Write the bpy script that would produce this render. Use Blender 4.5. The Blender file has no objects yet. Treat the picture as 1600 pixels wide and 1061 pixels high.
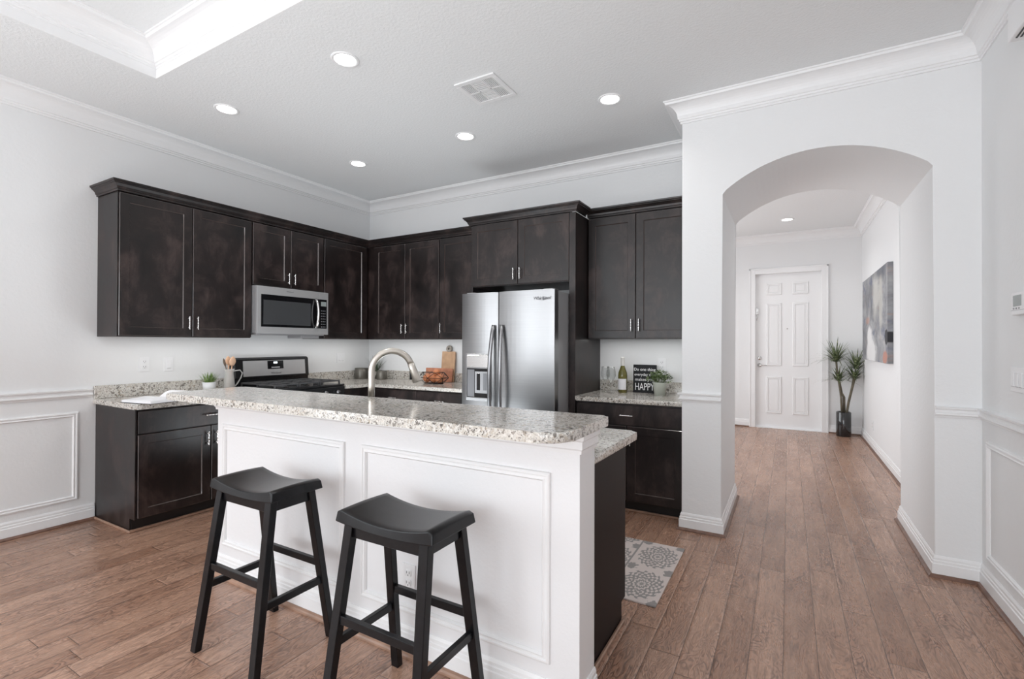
import bpy, bmesh, math, random
from math import sin, cos, pi, radians, sqrt, atan2
from mathutils import Vector, Matrix
random.seed(7)
SC = bpy.context.scene
COL = SC.collection

# ------------------------------------------------------------------ camera, world, lights, exposure
def make_camera():
    f, yaw, pt, rl, cyp, h = 755.5, radians(29.78), radians(.317), radians(.2), 532.3, 1.325
    F0 = Vector((-sin(yaw), cos(yaw), 0)); R0 = Vector((cos(yaw), sin(yaw), 0)); U0 = Vector((0, 0, 1))
    F = F0*cos(pt) + U0*sin(pt); U1 = -F0*sin(pt) + U0*cos(pt)
    R = R0*cos(rl) + U1*sin(rl); U = -R0*sin(rl) + U1*cos(rl)
    cd = bpy.data.cameras.new('camera'); cam = bpy.data.objects.new('camera', cd); COL.objects.link(cam)
    cd.sensor_width = 36; cd.lens = f/1600*36; cd.shift_y = (cyp-530.5)/1600; cd.clip_start = .02
    m = Matrix((R, U, -F)).transposed().to_4x4(); m.translation = Vector((0, 0, h))
    cam.matrix_world = m
    SC.camera = cam
make_camera()
SC.view_settings.view_transform = 'Standard'; SC.view_settings.look = 'None'
SC.view_settings.gamma = 1; SC.view_settings.use_curve_mapping = False
SC.view_settings.exposure = 0.2
SC.cycles.use_denoising = True
SC.cycles.max_bounces = 10; SC.cycles.diffuse_bounces = 6; SC.cycles.glossy_bounces = 5
SC.cycles.sample_clamp_indirect = 6
W = bpy.data.worlds.new('world'); SC.world = W; W.use_nodes = True
W.node_tree.nodes['Background'].inputs[0].default_value = (.93, .96, 1, 1)
W.node_tree.nodes['Background'].inputs[1].default_value = 2.2

def area(name, loc, direction, sx, sy, power, col=(1, 1, 1), shape='RECTANGLE'):
    l = bpy.data.lights.new(name, 'AREA'); l.shape = shape; l.size = sx; l.energy = power; l.color = col
    if shape == 'RECTANGLE': l.size_y = sy
    o = bpy.data.objects.new(name, l); COL.objects.link(o); o.location = loc
    o.rotation_euler = Vector(direction).to_track_quat('-Z', 'Y').to_euler()
    return o
# daylight through the living room windows behind and to the left of the camera
area('daylight_rear', (-1.6, -5.9, 1.45), (0, 1, .10), 4.6, 2.6, 112, (.90, .96, 1))
# added fill light, out of view, brightens the living room ceiling
area('ceiling_fill', (-1.75, -1.15, .45), (-.05, .12, 1), 3.4, 2.1, 50, (.86, .95, 1)).data.spread = radians(140)
# second added fill light, unseen low in the kitchen aisle, brightens the kitchen ceiling
fl2 = area('kitchen_fill', (-2.6, 2.95, .5), (-.12, .06, 1), 1.9, .85, 23, (.88, .95, 1))
# unseen fill lights added under wall cabinets; the last is the microwave hood light
for lx, ly, sx_, sy_, pw_ in ((-4.285, 2.10, .10, .95, 1.15), (-4.285, 3.75, .10, .70, .75), (-3.45, 4.085, 1.3, .10, 1.35), (-1.10, 4.085, .80, .10, .9), (-4.285, 3.0, .12, .6, .65)):
    area('splash_fill', (lx, ly, 1.362), (0, 0, -1), sx_, sy_, pw_, (1, .99, .97))
area('daylight_left', (-4.62, -2.3, 1.5), (1, .1, 0), 3.0, 2.2, 52, (.90, .96, 1))
area('foyer_fill', (-2.24, 6.6, 1.5), (1, 0, 0), 2.6, 2.2, 28, (.93, .97, 1))  # added to brighten the foyer, at an unseen side window

# ------------------------------------------------------------------ node helpers and materials
def new_mat(name):
    m = bpy.data.materials.new(name); m.use_nodes = True
    return m, m.node_tree, m.node_tree.nodes['Principled BSDF']
def nd(nt, t, **k):
    n = nt.nodes.new(t)
    for a, b in k.items():
        if a.startswith('i_'): n.inputs[int(a[2:])].default_value = b
        else: setattr(n, a, b)
    return n
def mth(nt, op, a, b=None, c=None, clamp=False):
    n = nt.nodes.new('ShaderNodeMath'); n.operation = op; n.use_clamp = clamp
    for i, v in enumerate((a, b, c)):
        if v is None: continue
        if isinstance(v, (int, float)): n.inputs[i].default_value = v
        else: nt.links.new(v, n.inputs[i])
    return n.outputs[0]
def mix(nt, f, a, b):
    n = nt.nodes.new('ShaderNodeMix'); n.data_type = 'RGBA'
    for i, v in ((0, f), (6, a), (7, b)):
        if isinstance(v, (int, float)): n.inputs[i].default_value = v
        elif isinstance(v, tuple): n.inputs[i].default_value = (*v, 1)
        else: nt.links.new(v, n.inputs[i])
    return n.outputs[2]
def ramp(nt, fac, stops):
    n = nt.nodes.new('ShaderNodeValToRGB'); nt.links.new(fac, n.inputs[0])
    e = n.color_ramp.elements
    while len(e) < len(stops): e.new(.5)
    for i, (p, c) in enumerate(stops):
        e[i].position = p; e[i].color = (*c, 1) if isinstance(c, tuple) else (c, c, c, 1)
    return n.outputs[0]
def coords(nt, kind='Object'):
    return nt.nodes.new('ShaderNodeTexCoord').outputs[kind]
def mapping(nt, v, scale=(1, 1, 1), loc=(0, 0, 0), rot=(0, 0, 0)):
    n = nt.nodes.new('ShaderNodeMapping'); nt.links.new(v, n.inputs[0])
    n.inputs['Scale'].default_value = scale; n.inputs['Location'].default_value = loc; n.inputs['Rotation'].default_value = rot
    return n.outputs[0]
def noise(nt, v, scale, detail=2, rough=.5, dist=0, dims='3D'):
    n = nt.nodes.new('ShaderNodeTexNoise'); n.noise_dimensions = dims
    if v is not None: nt.links.new(v, n.inputs['Vector'])
    n.inputs['Scale'].default_value = scale; n.inputs['Detail'].default_value = detail
    n.inputs['Roughness'].default_value = rough; n.inputs['Distortion'].default_value = dist
    return n.outputs['Fac']
def bump(nt, b, h, strength=.2, dist=.002):
    n = nt.nodes.new('ShaderNodeBump'); n.inputs['Strength'].default_value = strength; n.inputs['Distance'].default_value = dist
    nt.links.new(h, n.inputs['Height']); nt.links.new(n.outputs[0], b.inputs['Normal'])
def plain(name, col, rough=.5, metal=0, coat=0, spec=.5, bumps=None, vary=0):
    m, nt, b = new_mat(name)
    b.inputs['Base Color'].default_value = (*col, 1); b.inputs['Roughness'].default_value = rough
    b.inputs['Metallic'].default_value = metal; b.inputs['Coat Weight'].default_value = coat
    b.inputs['Specular IOR Level'].default_value = spec
    if vary:
        c = ramp(nt, noise(nt, coords(nt), 14, 3), [(.3, tuple(x*(1-vary) for x in col)), (.7, tuple(min(1, x*(1+vary)) for x in col))])
        nt.links.new(c, b.inputs['Base Color'])
    if bumps:
        bump(nt, b, noise(nt, coords(nt), bumps[0], 3, .6), bumps[1], bumps[2])
    return m
M = {}
M['paint'] = plain('white_wall_paint', (.80, .805, .81), .6, spec=.3, bumps=(38, .35, .004))
M['ceiling'] = plain('white_ceiling_paint', (.80, .81, .815), .8, spec=.2, bumps=(60, .5, .006))
M['trim'] = plain('white_gloss_trim', (.84, .84, .845), .35, bumps=(8, .05, .002))
M['islandpaint'] = plain('white_island_paint', (.81, .81, .82), .45, bumps=(45, .3, .003))
M['plastic'] = plain('white_plastic', (.83, .83, .84), .35)
M['slot'] = plain('dark_slot', (.03, .03, .03), .5)
M['greyslot'] = plain('grey_grille', (.33, .33, .34), .6)
M['shoe'] = plain('brown_shoe_moulding', (.17, .09, .062), .35, vary=.3)
M['shoelight'] = plain('oak_shoe_moulding', (.33, .20, .14), .35, vary=.2)
M['chrome'] = plain('satin_nickel', (.72, .71, .70), .18, metal=1)
M['nickel'] = plain('brushed_nickel', (.70, .66, .60), .3, metal=1)
M['blackgloss'] = plain('black_gloss', (.006, .006, .007), .12)
M['blackenamel'] = plain('black_enamel', (.012, .012, .013), .22)
M['iron'] = plain('cast_iron', (.06, .06, .063), .35)
M['blackwire'] = plain('black_wire', (.01, .01, .01), .5)
M['greypaint'] = plain('grey_side_metal', (.36, .36, .37), .4, metal=.3)
M['rubber'] = plain('dark_rubber', (.02, .02, .02), .6)
M['soil'] = plain('dark_soil', (.03, .02, .014), .9)
M['whitepot'] = plain('white_ceramic', (.72, .73, .74), .35)
M['creampot'] = plain('pale_green_grey_ceramic', (.62, .65, .58), .3)
M['stem'] = plain('grey_brown_stem', (.14, .12, .085), .8, vary=.3)
M['wood'] = plain('pale_wood', (.52, .33, .20), .5, vary=.15)
M['spoon'] = plain('bamboo_spoon', (.66, .42, .28), .5)
M['darkspoon'] = plain('dark_spoon', (.12, .09, .07), .5)
M['copperboard'] = plain('reddish_board', (.52, .22, .13), .45, vary=.25)
M['fruit'] = plain('orange_brown_fruit', (.58, .21, .09), .5, vary=.2)
M['pewter'] = plain('dark_pewter', (.17, .16, .14), .35, metal=.7)
M['paper'] = plain('white_paper', (.86, .86, .88), .6)
M['pageedge'] = plain('grey_page_edge', (.5, .5, .5), .7)
M['signboard'] = plain('black_signboard', (.012, .012, .014), .5, spec=.2)
M['white'] = plain('white_lettering', (.85, .85, .85), .5)
M['logo'] = plain('grey_lettering', (.18, .18, .19), .4)
M['label'] = plain('white_label', (.78, .77, .8), .5)
M['foil'] = plain('pale_foil', (.66, .65, .63), .35)
M['screen'] = plain('grey_screen', (.30, .33, .32), .2)
M['blackpot'] = plain('black_glazed_pot', (.012, .012, .013), .1, coat=.6)
M['toe'] = plain('toe_kick_black', (.01, .008, .008), .5)

def emis(name, col, s):
    m, nt, b = new_mat(name); b.inputs['Base Color'].default_value = (*col, 1)
    b.inputs['Emission Color'].default_value = (*col, 1); b.inputs['Emission Strength'].default_value = s
    return m
M['lamp'] = emis('lit_lamp_lens', (1, .99, .96), 9)
M['clock'] = emis('lit_clock_digits', (.85, .95, 1), 1.6)

def glass(name, col, rough=0.0):
    m, nt, b = new_mat(name); b.inputs['Base Color'].default_value = (*col, 1)
    b.inputs['Transmission Weight'].default_value = 1; b.inputs['Roughness'].default_value = rough; b.inputs['IOR'].default_value = 1.45
    return m
def thin_glass():
    m, nt, b = new_mat('thin_clear_glass'); out_ = nt.nodes['Material Output']
    tr = nt.nodes.new('ShaderNodeBsdfTransparent'); tr.inputs[0].default_value = (.97, .975, .975, 1)
    gl = nt.nodes.new('ShaderNodeBsdfGlossy'); gl.inputs['Roughness'].default_value = .03; gl.inputs[0].default_value = (.95, .95, .95, 1)
    fz = nt.nodes.new('ShaderNodeLayerWeight'); fz.inputs[0].default_value = .12
    mx = nt.nodes.new('ShaderNodeMixShader'); nt.links.new(fz.outputs['Facing'], mx.inputs[0]); nt.links.new(tr.outputs[0], mx.inputs[1]); nt.links.new(gl.outputs[0], mx.inputs[2])
    nt.links.new(mx.outputs[0], out_.inputs[0]); return m
M['glass'] = thin_glass()
def frosted():
    m = thin_glass(); m.name = 'hazy_pitcher_glass'; nt = m.node_tree
    mx = [n for n in nt.nodes if n.type == 'MIX_SHADER'][0]; df = nt.nodes.new('ShaderNodeBsdfDiffuse'); df.inputs[0].default_value = (.8, .79, .77, 1)
    m2 = nt.nodes.new('ShaderNodeMixShader'); m2.inputs[0].default_value = .33; nt.links.new(mx.outputs[0], m2.inputs[1]); nt.links.new(df.outputs[0], m2.inputs[2])
    nt.links.new(m2.outputs[0], nt.nodes['Material Output'].inputs[0]); return m
M['hazy'] = frosted()
M['greenglass'] = glass('olive_green_bottle_glass', (.30, .27, .08))

def m_steel(name, base, rough, vertical=True):
    m, nt, b = new_mat(name); v = coords(nt)
    s = mapping(nt, v, (1.2, 1.2, 120))
    n = noise(nt, s, 1.0, 2, .5)
    b.inputs['Metallic'].default_value = 1
    nt.links.new(ramp(nt, n, [(.3, tuple(c*.93 for c in base)), (.7, base)]), b.inputs['Base Color'])
    nt.links.new(ramp(nt, n, [(.3, rough*.95), (.7, rough*1.05)]), b.inputs['Roughness'])
    bump(nt, b, noise(nt, mapping(nt, v, (2, 2, 2.5)), 1, 1), .05, .008)
    return m
M['steel'] = m_steel('brushed_stainless_steel', (.37, .37, .375), .30)
M['steelsoft'] = plain('satin_stainless_steel', (.58, .58, .585), .38, metal=.6)
M['steeldark'] = m_steel('brushed_stainless_panel', (.34, .34, .35), .3)
M['dispenser'] = plain('dispenser_recess_grey', (.20, .20, .21), .35, metal=.4)

def m_cabinet():
    m, nt, b = new_mat('espresso_stained_wood'); v = coords(nt)
    big = noise(nt, mapping(nt, v, (5, 5, 3)), 1, 7, .68, .4)
    fine = noise(nt, mapping(nt, v, (60, 60, 5)), 1, 3, .6)
    c1 = ramp(nt, big, [(.34, (.004, .003, .003)), (.5, (.014, .009, .0085)), (.68, (.055, .036, .033))])
    c2 = mix(nt, ramp(nt, fine, [(.35, 0.0), (.75, .35)]), c1, (.008, .005, .005))
    nt.links.new(c2, b.inputs['Base Color'])
    nt.links.new(ramp(nt, big, [(.3, .30), (.7, .42)]), b.inputs['Roughness'])
    b.inputs['Specular IOR Level'].default_value = .5
    bump(nt, b, fine, .06, .001)
    return m
M['cab'] = m_cabinet()
M['cabmatte'] = plain('espresso_shaded_side', (.012, .008, .0075), .45, spec=.15, bumps=(30, .05, .001))  # duller copy of the cabinet wood; the end panel's shaded tone set by material
M['cabedge'] = plain('espresso_edge_highlight', (.075, .055, .05), .22, spec=.9, coat=.5)  # lighter, glossier door chamfers: edge highlight lines put into the colour

def m_stool():
    m, nt, b = new_mat('black_painted_wood'); b.inputs['Specular IOR Level'].default_value = .22; b.inputs['Coat Weight'].default_value = .12; b.inputs['Coat Roughness'].default_value = .25; v = coords(nt)
    fine = noise(nt, mapping(nt, v, (20, 20, 20)), 1, 4, .7)
    nt.links.new(ramp(nt, fine, [(.4, (.004, .004, .005)), (.8, (.010, .010, .012))]), b.inputs['Base Color'])
    b.inputs['Roughness'].default_value = .30
    bump(nt, b, fine, .08, .001)
    return m
M['stool'] = m_stool()

def m_floor():
    m, nt, b = new_mat('hand_scraped_hickory_planks')
    g = nt.nodes.new('ShaderNodeNewGeometry'); sep = nt.nodes.new('ShaderNodeSeparateXYZ'); nt.links.new(g.outputs['Position'], sep.inputs[0])
    X, Y = sep.outputs[0], sep.outputs[1]
    pw, pl = .127, 1.15
    xs = mth(nt, 'DIVIDE', mth(nt, 'ADD', X, .02), pw); row = mth(nt, 'FLOOR', xs); fx = mth(nt, 'FRACT', xs)
    wn = nd(nt, 'ShaderNodeTexWhiteNoise', noise_dimensions='1D'); nt.links.new(row, wn.inputs['W'])
    ys = mth(nt, 'ADD', mth(nt, 'DIVIDE', Y, pl), mth(nt, 'MULTIPLY', wn.outputs['Value'], 7.3))
    cell = mth(nt, 'FLOOR', ys); fy = mth(nt, 'FRACT', ys)
    cv = nt.nodes.new('ShaderNodeCombineXYZ'); nt.links.new(row, cv.inputs[0]); nt.links.new(cell, cv.inputs[1])
    w2 = nd(nt, 'ShaderNodeTexWhiteNoise', noise_dimensions='2D'); nt.links.new(cv.outputs[0], w2.inputs['Vector'])
    rnd = w2.outputs['Value']
    # plank-local coordinates so that figure changes from plank to plank
    pv = nt.nodes.new('ShaderNodeCombineXYZ'); nt.links.new(X, pv.inputs[0]); nt.links.new(Y, pv.inputs[1]); nt.links.new(mth(nt, 'MULTIPLY', rnd, 37), pv.inputs[2])
    fig = noise(nt, mapping(nt, pv.outputs[0], (11, 3.2, 1)), 1, 3, .55, .5)
    cont = mth(nt, 'MULTIPLY_ADD', mth(nt, 'SINE', mth(nt, 'MULTIPLY', fig, 110)), .5, .5)
    grain = noise(nt, mapping(nt, pv.outputs[0], (70, 7, 1)), 1, 4, .65, .3)
    blotch = noise(nt, mapping(nt, pv.outputs[0], (7, 2.2, 1)), 1, 3, .6)
    base = ramp(nt, rnd, [(0, (.33, .175, .114)), (.35, (.39, .217, .146)), (.7, (.45, .26, .18)), (1, (.51, .305, .217))])
    c = mix(nt, mth(nt, 'MULTIPLY', ramp(nt, blotch, [(.35, 0.0), (.75, 1.0)]), .45), base, (.52, .33, .23))
    cm = mth(nt, 'MULTIPLY', mth(nt, 'POWER', cont, 2.5), mth(nt, 'MULTIPLY', ramp(nt, blotch, [(.4, 1.0), (.64, .2)]), .62))
    c = mix(nt, cm, c, (.055, .026, .018))
    c = mix(nt, mth(nt, 'MULTIPLY', ramp(nt, grain, [(.45, 0.0), (.75, 1.0)]), .5), c, (.065, .031, .022))
    ex = mth(nt, 'MINIMUM', fx, mth(nt, 'SUBTRACT', 1, fx)); ey = mth(nt, 'MINIMUM', fy, mth(nt, 'SUBTRACT', 1, fy))
    sx = mth(nt, 'LESS_THAN', ex, .012); sy = mth(nt, 'LESS_THAN', ey, .0014)
    seam = mth(nt, 'MAXIMUM', sx, sy)
    c = mix(nt, mth(nt, 'MULTIPLY', seam, .75), c, (.03, .015, .01))
    nt.links.new(c, b.inputs['Base Color'])
    nt.links.new(ramp(nt, grain, [(.3, .24), (.8, .38)]), b.inputs['Roughness'])
    b.inputs['Specular IOR Level'].default_value = .6
    b.inputs['Coat Weight'].default_value = .12; b.inputs['Coat Roughness'].default_value = .2
    edge = mth(nt, 'MULTIPLY', mth(nt, 'MINIMUM', mth(nt, 'MULTIPLY', ex, 14), 1), mth(nt, 'MINIMUM', mth(nt, 'MULTIPLY', ey, 120), 1))
    wav = noise(nt, mapping(nt, pv.outputs[0], (8, 16, 1)), 1, 2, .5, .3)
    hgt = mth(nt, 'ADD', mth(nt, 'ADD', mth(nt, 'MULTIPLY', edge, .8), mth(nt, 'MULTIPLY', wav, 1.1)), mth(nt, 'MULTIPLY', cont, -.22))
    bump(nt, b, hgt, .8, .0024)
    return m
M['floor'] = m_floor()

def m_granite():
    m, nt, b = new_mat('cream_speckled_granite'); v = coords(nt, 'Object')
    def vor(scale, rand=1.0):
        n = nt.nodes.new('ShaderNodeTexVoronoi'); n.inputs['Scale'].default_value = scale; n.inputs['Randomness'].default_value = rand
        vv = nt.nodes.new('ShaderNodeVectorMath'); vv.operation = 'ADD'
        nn = nt.nodes.new('ShaderNodeTexNoise'); nn.inputs['Scale'].default_value = scale*1.3; nn.inputs['Detail'].default_value = 2
        nt.links.new(v, nn.inputs['Vector'])
        sc = nt.nodes.new('ShaderNodeVectorMath'); sc.operation = 'SCALE'; sc.inputs['Scale'].default_value = .9/scale
        nt.links.new(nn.outputs['Color'], sc.inputs[0]); nt.links.new(v, vv.inputs[0]); nt.links.new(sc.outputs[0], vv.inputs[1])
        nt.links.new(vv.outputs[0], n.inputs['Vector'])
        s = nt.nodes.new('ShaderNodeSeparateColor'); nt.links.new(n.outputs['Color'], s.inputs[0])
        return s.outputs[0], s.outputs[1]
    a0, a1 = vor(130); b0, b1 = vor(230); d0, d1 = vor(85)
    c = ramp(nt, a0, [(0, (.58, .555, .50)), (.3, (.70, .68, .64)), (.55, (.50, .485, .45)), (.75, (.75, .735, .70)), (1, (.62, .58, .52))])
    c = mix(nt, mth(nt, 'MULTIPLY', mth(nt, 'GREATER_THAN', b0, .72), .55), c, (.34, .30, .27))
    cl = ramp(nt, noise(nt, v, 16, 2), [(.42, .0), (.6, 1.0)])
    c = mix(nt, mth(nt, 'MULTIPLY', mth(nt, 'MULTIPLY', mth(nt, 'GREATER_THAN', a1, .80), .8), cl), c, (.40, .33, .25))
    c = mix(nt, mth(nt, 'MULTIPLY', mth(nt, 'GREATER_THAN', d1, .88), .85), c, (.17, .15, .13))
    c = mix(nt, mth(nt, 'MULTIPLY', mth(nt, 'GREATER_THAN', b1, .93), .9), c, (.07, .06, .055))
    c = mix(nt, mth(nt, 'MULTIPLY', ramp(nt, noise(nt, v, 5, 2), [(.45, 0.0), (.7, .35)]), 1), c, (.67, .615, .56))
    nt.links.new(c, b.inputs['Base Color']); b.inputs['Roughness'].default_value = .12
    b.inputs['Specular IOR Level'].default_value = .6
    return m
M['granite'] = m_granite()

def m_leaf(name, a, b_, c_):
    m, nt, b = new_mat(name)
    v = coords(nt); n = noise(nt, v, 30, 2)
    nt.links.new(ramp(nt, n, [(.3, a), (.5, b_), (.72, c_)]), b.inputs['Base Color']); b.inputs['Roughness'].default_value = .45
    return m
M['grass'] = m_leaf('fresh_green_blades', (.05, .10, .02), (.16, .26, .07), (.38, .46, .22))
M['boxleaf'] = m_leaf('mixed_green_leaves', (.03, .055, .015), (.12, .19, .055), (.40, .46, .26))
M['palmleaf'] = m_leaf('striped_green_leaves', (.03, .045, .02), (.09, .125, .05), (.36, .40, .24))
M['darkgrass'] = m_leaf('dark_spiky_leaves', (.02, .035, .02), (.06, .09, .05), (.16, .2, .13))

def m_rug():
    m, nt, b = new_mat('medallion_rug_pattern'); v = coords(nt)
    sep = nt.nodes.new('ShaderNodeSeparateXYZ'); nt.links.new(v, sep.inputs[0])
    X, Y = sep.outputs[0], sep.outputs[1]     # local: x measured from the right short edge towards the left (negative), y from front edge
    xr = mth(nt, 'MULTIPLY', X, -1)
    # panels of medallions, period .26 in x and .385 in y
    px, py = .26, .385
    ix = mth(nt, 'FLOOR', mth(nt, 'DIVIDE', xr, px))
    lx = mth(nt, 'MULTIPLY', mth(nt, 'SUBTRACT', mth(nt, 'FRACT', mth(nt, 'DIVIDE', xr, px)), .47), px)
    ly = mth(nt, 'MULTIPLY', mth(nt, 'SUBTRACT', mth(nt, 'FRACT', mth(nt, 'DIVIDE', mth(nt, 'ADD', Y, mth(nt, 'MULTIPLY', ix, .1)), py)), .5), py)
    r = mth(nt, 'SQRT', mth(nt, 'ADD', mth(nt, 'POWER', mth(nt, 'MULTIPLY', lx, 1.45), 2), mth(nt, 'POWER', ly, 2)))
    th = mth(nt, 'ARCTAN2', ly, mth(nt, 'MULTIPLY', lx, 1.45))
    nz = noise(nt, v, 55, 2)
    pet = mth(nt, 'MULTIPLY', mth(nt, 'ABSOLUTE', mth(nt, 'SINE', mth(nt, 'MULTIPLY', th, 8))), .018)
    r2 = mth(nt, 'ADD', r, mth(nt, 'MULTIPLY', mth(nt, 'SUBTRACT', nz, .5), .02))
    outer = mth(nt, 'LESS_THAN', r2, mth(nt, 'ADD', pet, .152))
    rings = mth(nt, 'GREATER_THAN', mth(nt, 'SINE', mth(nt, 'ADD', mth(nt, 'MULTIPLY', r2, 190), mth(nt, 'MULTIPLY', mth(nt, 'SINE', mth(nt, 'MULTIPLY', th, 12)), 1.1))), -.25)
    spokes = mth(nt, 'GREATER_THAN', mth(nt, 'ADD', mth(nt, 'MULTIPLY', mth(nt, 'SINE', mth(nt, 'MULTIPLY', th, 16)), mth(nt, 'SINE', mth(nt, 'MULTIPLY', r2, 150))), mth(nt, 'MULTIPLY', nz, 2.2)), .95)
    zone = mth(nt, 'GREATER_THAN', r, .085)
    pat = mth(nt, 'MULTIPLY', outer, mth(nt, 'MAXIMUM', mth(nt, 'MULTIPLY', zone, spokes), mth(nt, 'MULTIPLY', mth(nt, 'SUBTRACT', 1, zone), rings)))
    line = mth(nt, 'LESS_THAN', mth(nt, 'ABSOLUTE', mth(nt, 'SUBTRACT', xr, .262)), .006)
    small = mth(nt, 'LESS_THAN', mth(nt, 'SQRT', mth(nt, 'ADD', mth(nt, 'POWER', mth(nt, 'SUBTRACT', mth(nt, 'ABSOLUTE', lx), .105), 2), mth(nt, 'POWER', mth(nt, 'SUBTRACT', mth(nt, 'ABSOLUTE', ly), .18), 2))), mth(nt, 'MULTIPLY', nz, .055))
    pat = mth(nt, 'MAXIMUM', mth(nt, 'MAXIMUM', pat, line), small)
    c = mix(nt, pat, (.66, .58, .55), (.31, .29, .28))
    nt.links.new(c, b.inputs['Base Color']); b.inputs['Roughness'].default_value = .95
    bump(nt, b, noise(nt, v, 300, 2), .4, .002)
    return m
M['rug'] = m_rug()

def m_painting():
    m, nt, b = new_mat('abstract_grey_painting'); v = coords(nt)    # local y along the wall (0 = far end), z up
    sep = nt.nodes.new('ShaderNodeSeparateXYZ'); nt.links.new(v, sep.inputs[0]); Y, Z = sep.outputs[1], sep.outputs[2]
    n1 = noise(nt, mapping(nt, v, (1, 1.3, 2.2)), 1.6, 4, .65, .6)
    n2 = noise(nt, mapping(nt, v, (1, 2.5, 3.5), (3, 1, 5)), 2, 4, .7, .4)
    c = ramp(nt, n1, [(.30, (.12, .125, .14)), (.48, (.23, .235, .25)), (.62, (.34, .345, .36)), (.78, (.50, .49, .47))])
    c = mix(nt, ramp(nt, n2, [(.6, 0.0), (.72, .75)]), c, (.36, .25, .21))
    c = mix(nt, ramp(nt, noise(nt, mapping(nt, v, (1, 2, 3), (9, 2, 1)), 2.2, 3), [(.58, 0.0), (.7, .8)]), c, (.10, .12, .20))
    # pale figure low down near the middle: a soft white block
    def blob(cy_, cz_, ry, rz, edge=.35):
        d = mth(nt, 'SQRT', mth(nt, 'ADD', mth(nt, 'POWER', mth(nt, 'DIVIDE', mth(nt, 'SUBTRACT', Y, cy_), ry), 2), mth(nt, 'POWER', mth(nt, 'DIVIDE', mth(nt, 'SUBTRACT', Z, cz_), rz), 2)))
        d = mth(nt, 'ADD', d, mth(nt, 'MULTIPLY', mth(nt, 'SUBTRACT', n2, .5), .9))
        return ramp(nt, d, [(1-edge, 1.0), (1.0, 0.0)])
    c = mix(nt, mth(nt, 'MULTIPLY', blob(-1.15, .78, .34, .36, .6), .7), c, (.62, .61, .57))
    c = mix(nt, mth(nt, 'MULTIPLY', blob(-1.5, .70, .16, .5, .5), .6), c, (.60, .585, .53))
    c = mix(nt, blob(-.80, .10, .46, .24), c, (.70, .70, .70))
    c = mix(nt, blob(-.66, .30, .24, .15), c, (.72, .72, .72))
    c = mix(nt, mth(nt, 'MULTIPLY', blob(-.5, .50, .2, .06, .5), .6), c, (.45, .22, .15))
    c = mix(nt, blob(-1.86, .28, .10, .09, .15), c, (.02, .02, .025))
    c = mix(nt, blob(-1.78, .06, .16, .08, .3), c, (.45, .22, .17))
    c = mix(nt, mth(nt, 'MULTIPLY', blob(-1.55, 1.03, .5, .12, .6), .8), c, (.10, .11, .14))
    nt.links.new(c, b.inputs['Base Color']); b.inputs['Roughness'].default_value = .6
    return m
M['painting'] = m_painting()

# ------------------------------------------------------------------ mesh helpers
def add_box(bm, x0, x1, y0, y1, z0, z1, bev=0, seg=1):
    vs = [bm.verts.new((x, y, z)) for x in (x0, x1) for y in (y0, y1) for z in (z0, z1)]
    F = []
    for q in ((0, 1, 3, 2), (4, 6, 7, 5), (0, 4, 5, 1), (2, 3, 7, 6), (0, 2, 6, 4), (1, 5, 7, 3)):
        F.append(bm.faces.new([vs[i] for i in q]))
    if bev:
        es = list({e for f in F for e in f.edges})
        bmesh.ops.bevel(bm, geom=es, offset=bev, segments=seg, profile=.6, affect='EDGES')
    return vs
def box(x0, x1, y0, y1, z0, z1, bev=0, seg=1):
    bm = bmesh.new(); add_box(bm, x0, x1, y0, y1, z0, z1, bev, seg); return bm
def add_tube(bm, pts, r, seg=10, cap=True, flat=1.0):
    pts = [Vector(p) for p in pts]; n = len(pts); rs = r if isinstance(r, (list, tuple)) else [r]*n
    t0 = (pts[1]-pts[0]).normalized(); up = Vector((0, 0, 1)) if abs(t0.z) < .9 else Vector((1, 0, 0))
    nrm = t0.cross(up).normalized(); rings = []
    for i, p in enumerate(pts):
        t = (pts[min(i+1, n-1)]-pts[max(i-1, 0)]).normalized()
        nrm = (nrm - t*nrm.dot(t)).normalized(); bn = t.cross(nrm)
        rings.append([bm.verts.new(p + nrm*cos(2*pi*k/seg)*rs[i] + bn*sin(2*pi*k/seg)*rs[i]*flat) for k in range(seg)])
    for i in range(n-1):
        for k in range(seg):
            f = bm.faces.new((rings[i][k], rings[i][(k+1) % seg], rings[i+1][(k+1) % seg], rings[i+1][k])); f.smooth = True
    if cap: bm.faces.new(rings[0][::-1]); bm.faces.new(rings[-1])
def add_lathe(bm, prof, c=(0, 0, 0), seg=32, axis='z', cap=True):
    rings = []
    for r, z in prof:
        ring = []
        for k in range(seg):
            a = 2*pi*k/seg; p = (r*cos(a), r*sin(a), z)
            if axis == 'y': p = (p[0], p[2], p[1])
            if axis == 'x': p = (p[2], p[0], p[1])
            ring.append(bm.verts.new((p[0]+c[0], p[1]+c[1], p[2]+c[2])))
        rings.append(ring)
    for i in range(len(rings)-1):
        for k in range(seg):
            f = bm.faces.new((rings[i][k], rings[i][(k+1) % seg], rings[i+1][(k+1) % seg], rings[i+1][k])); f.smooth = True
    if cap:
        if prof[0][0] > 1e-5: bm.faces.new(rings[0][::-1])
        if prof[-1][0] > 1e-5: bm.faces.new(rings[-1])
def lathe(*a, **k):
    bm = bmesh.new(); add_lathe(bm, *a, **k); return bm
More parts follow.
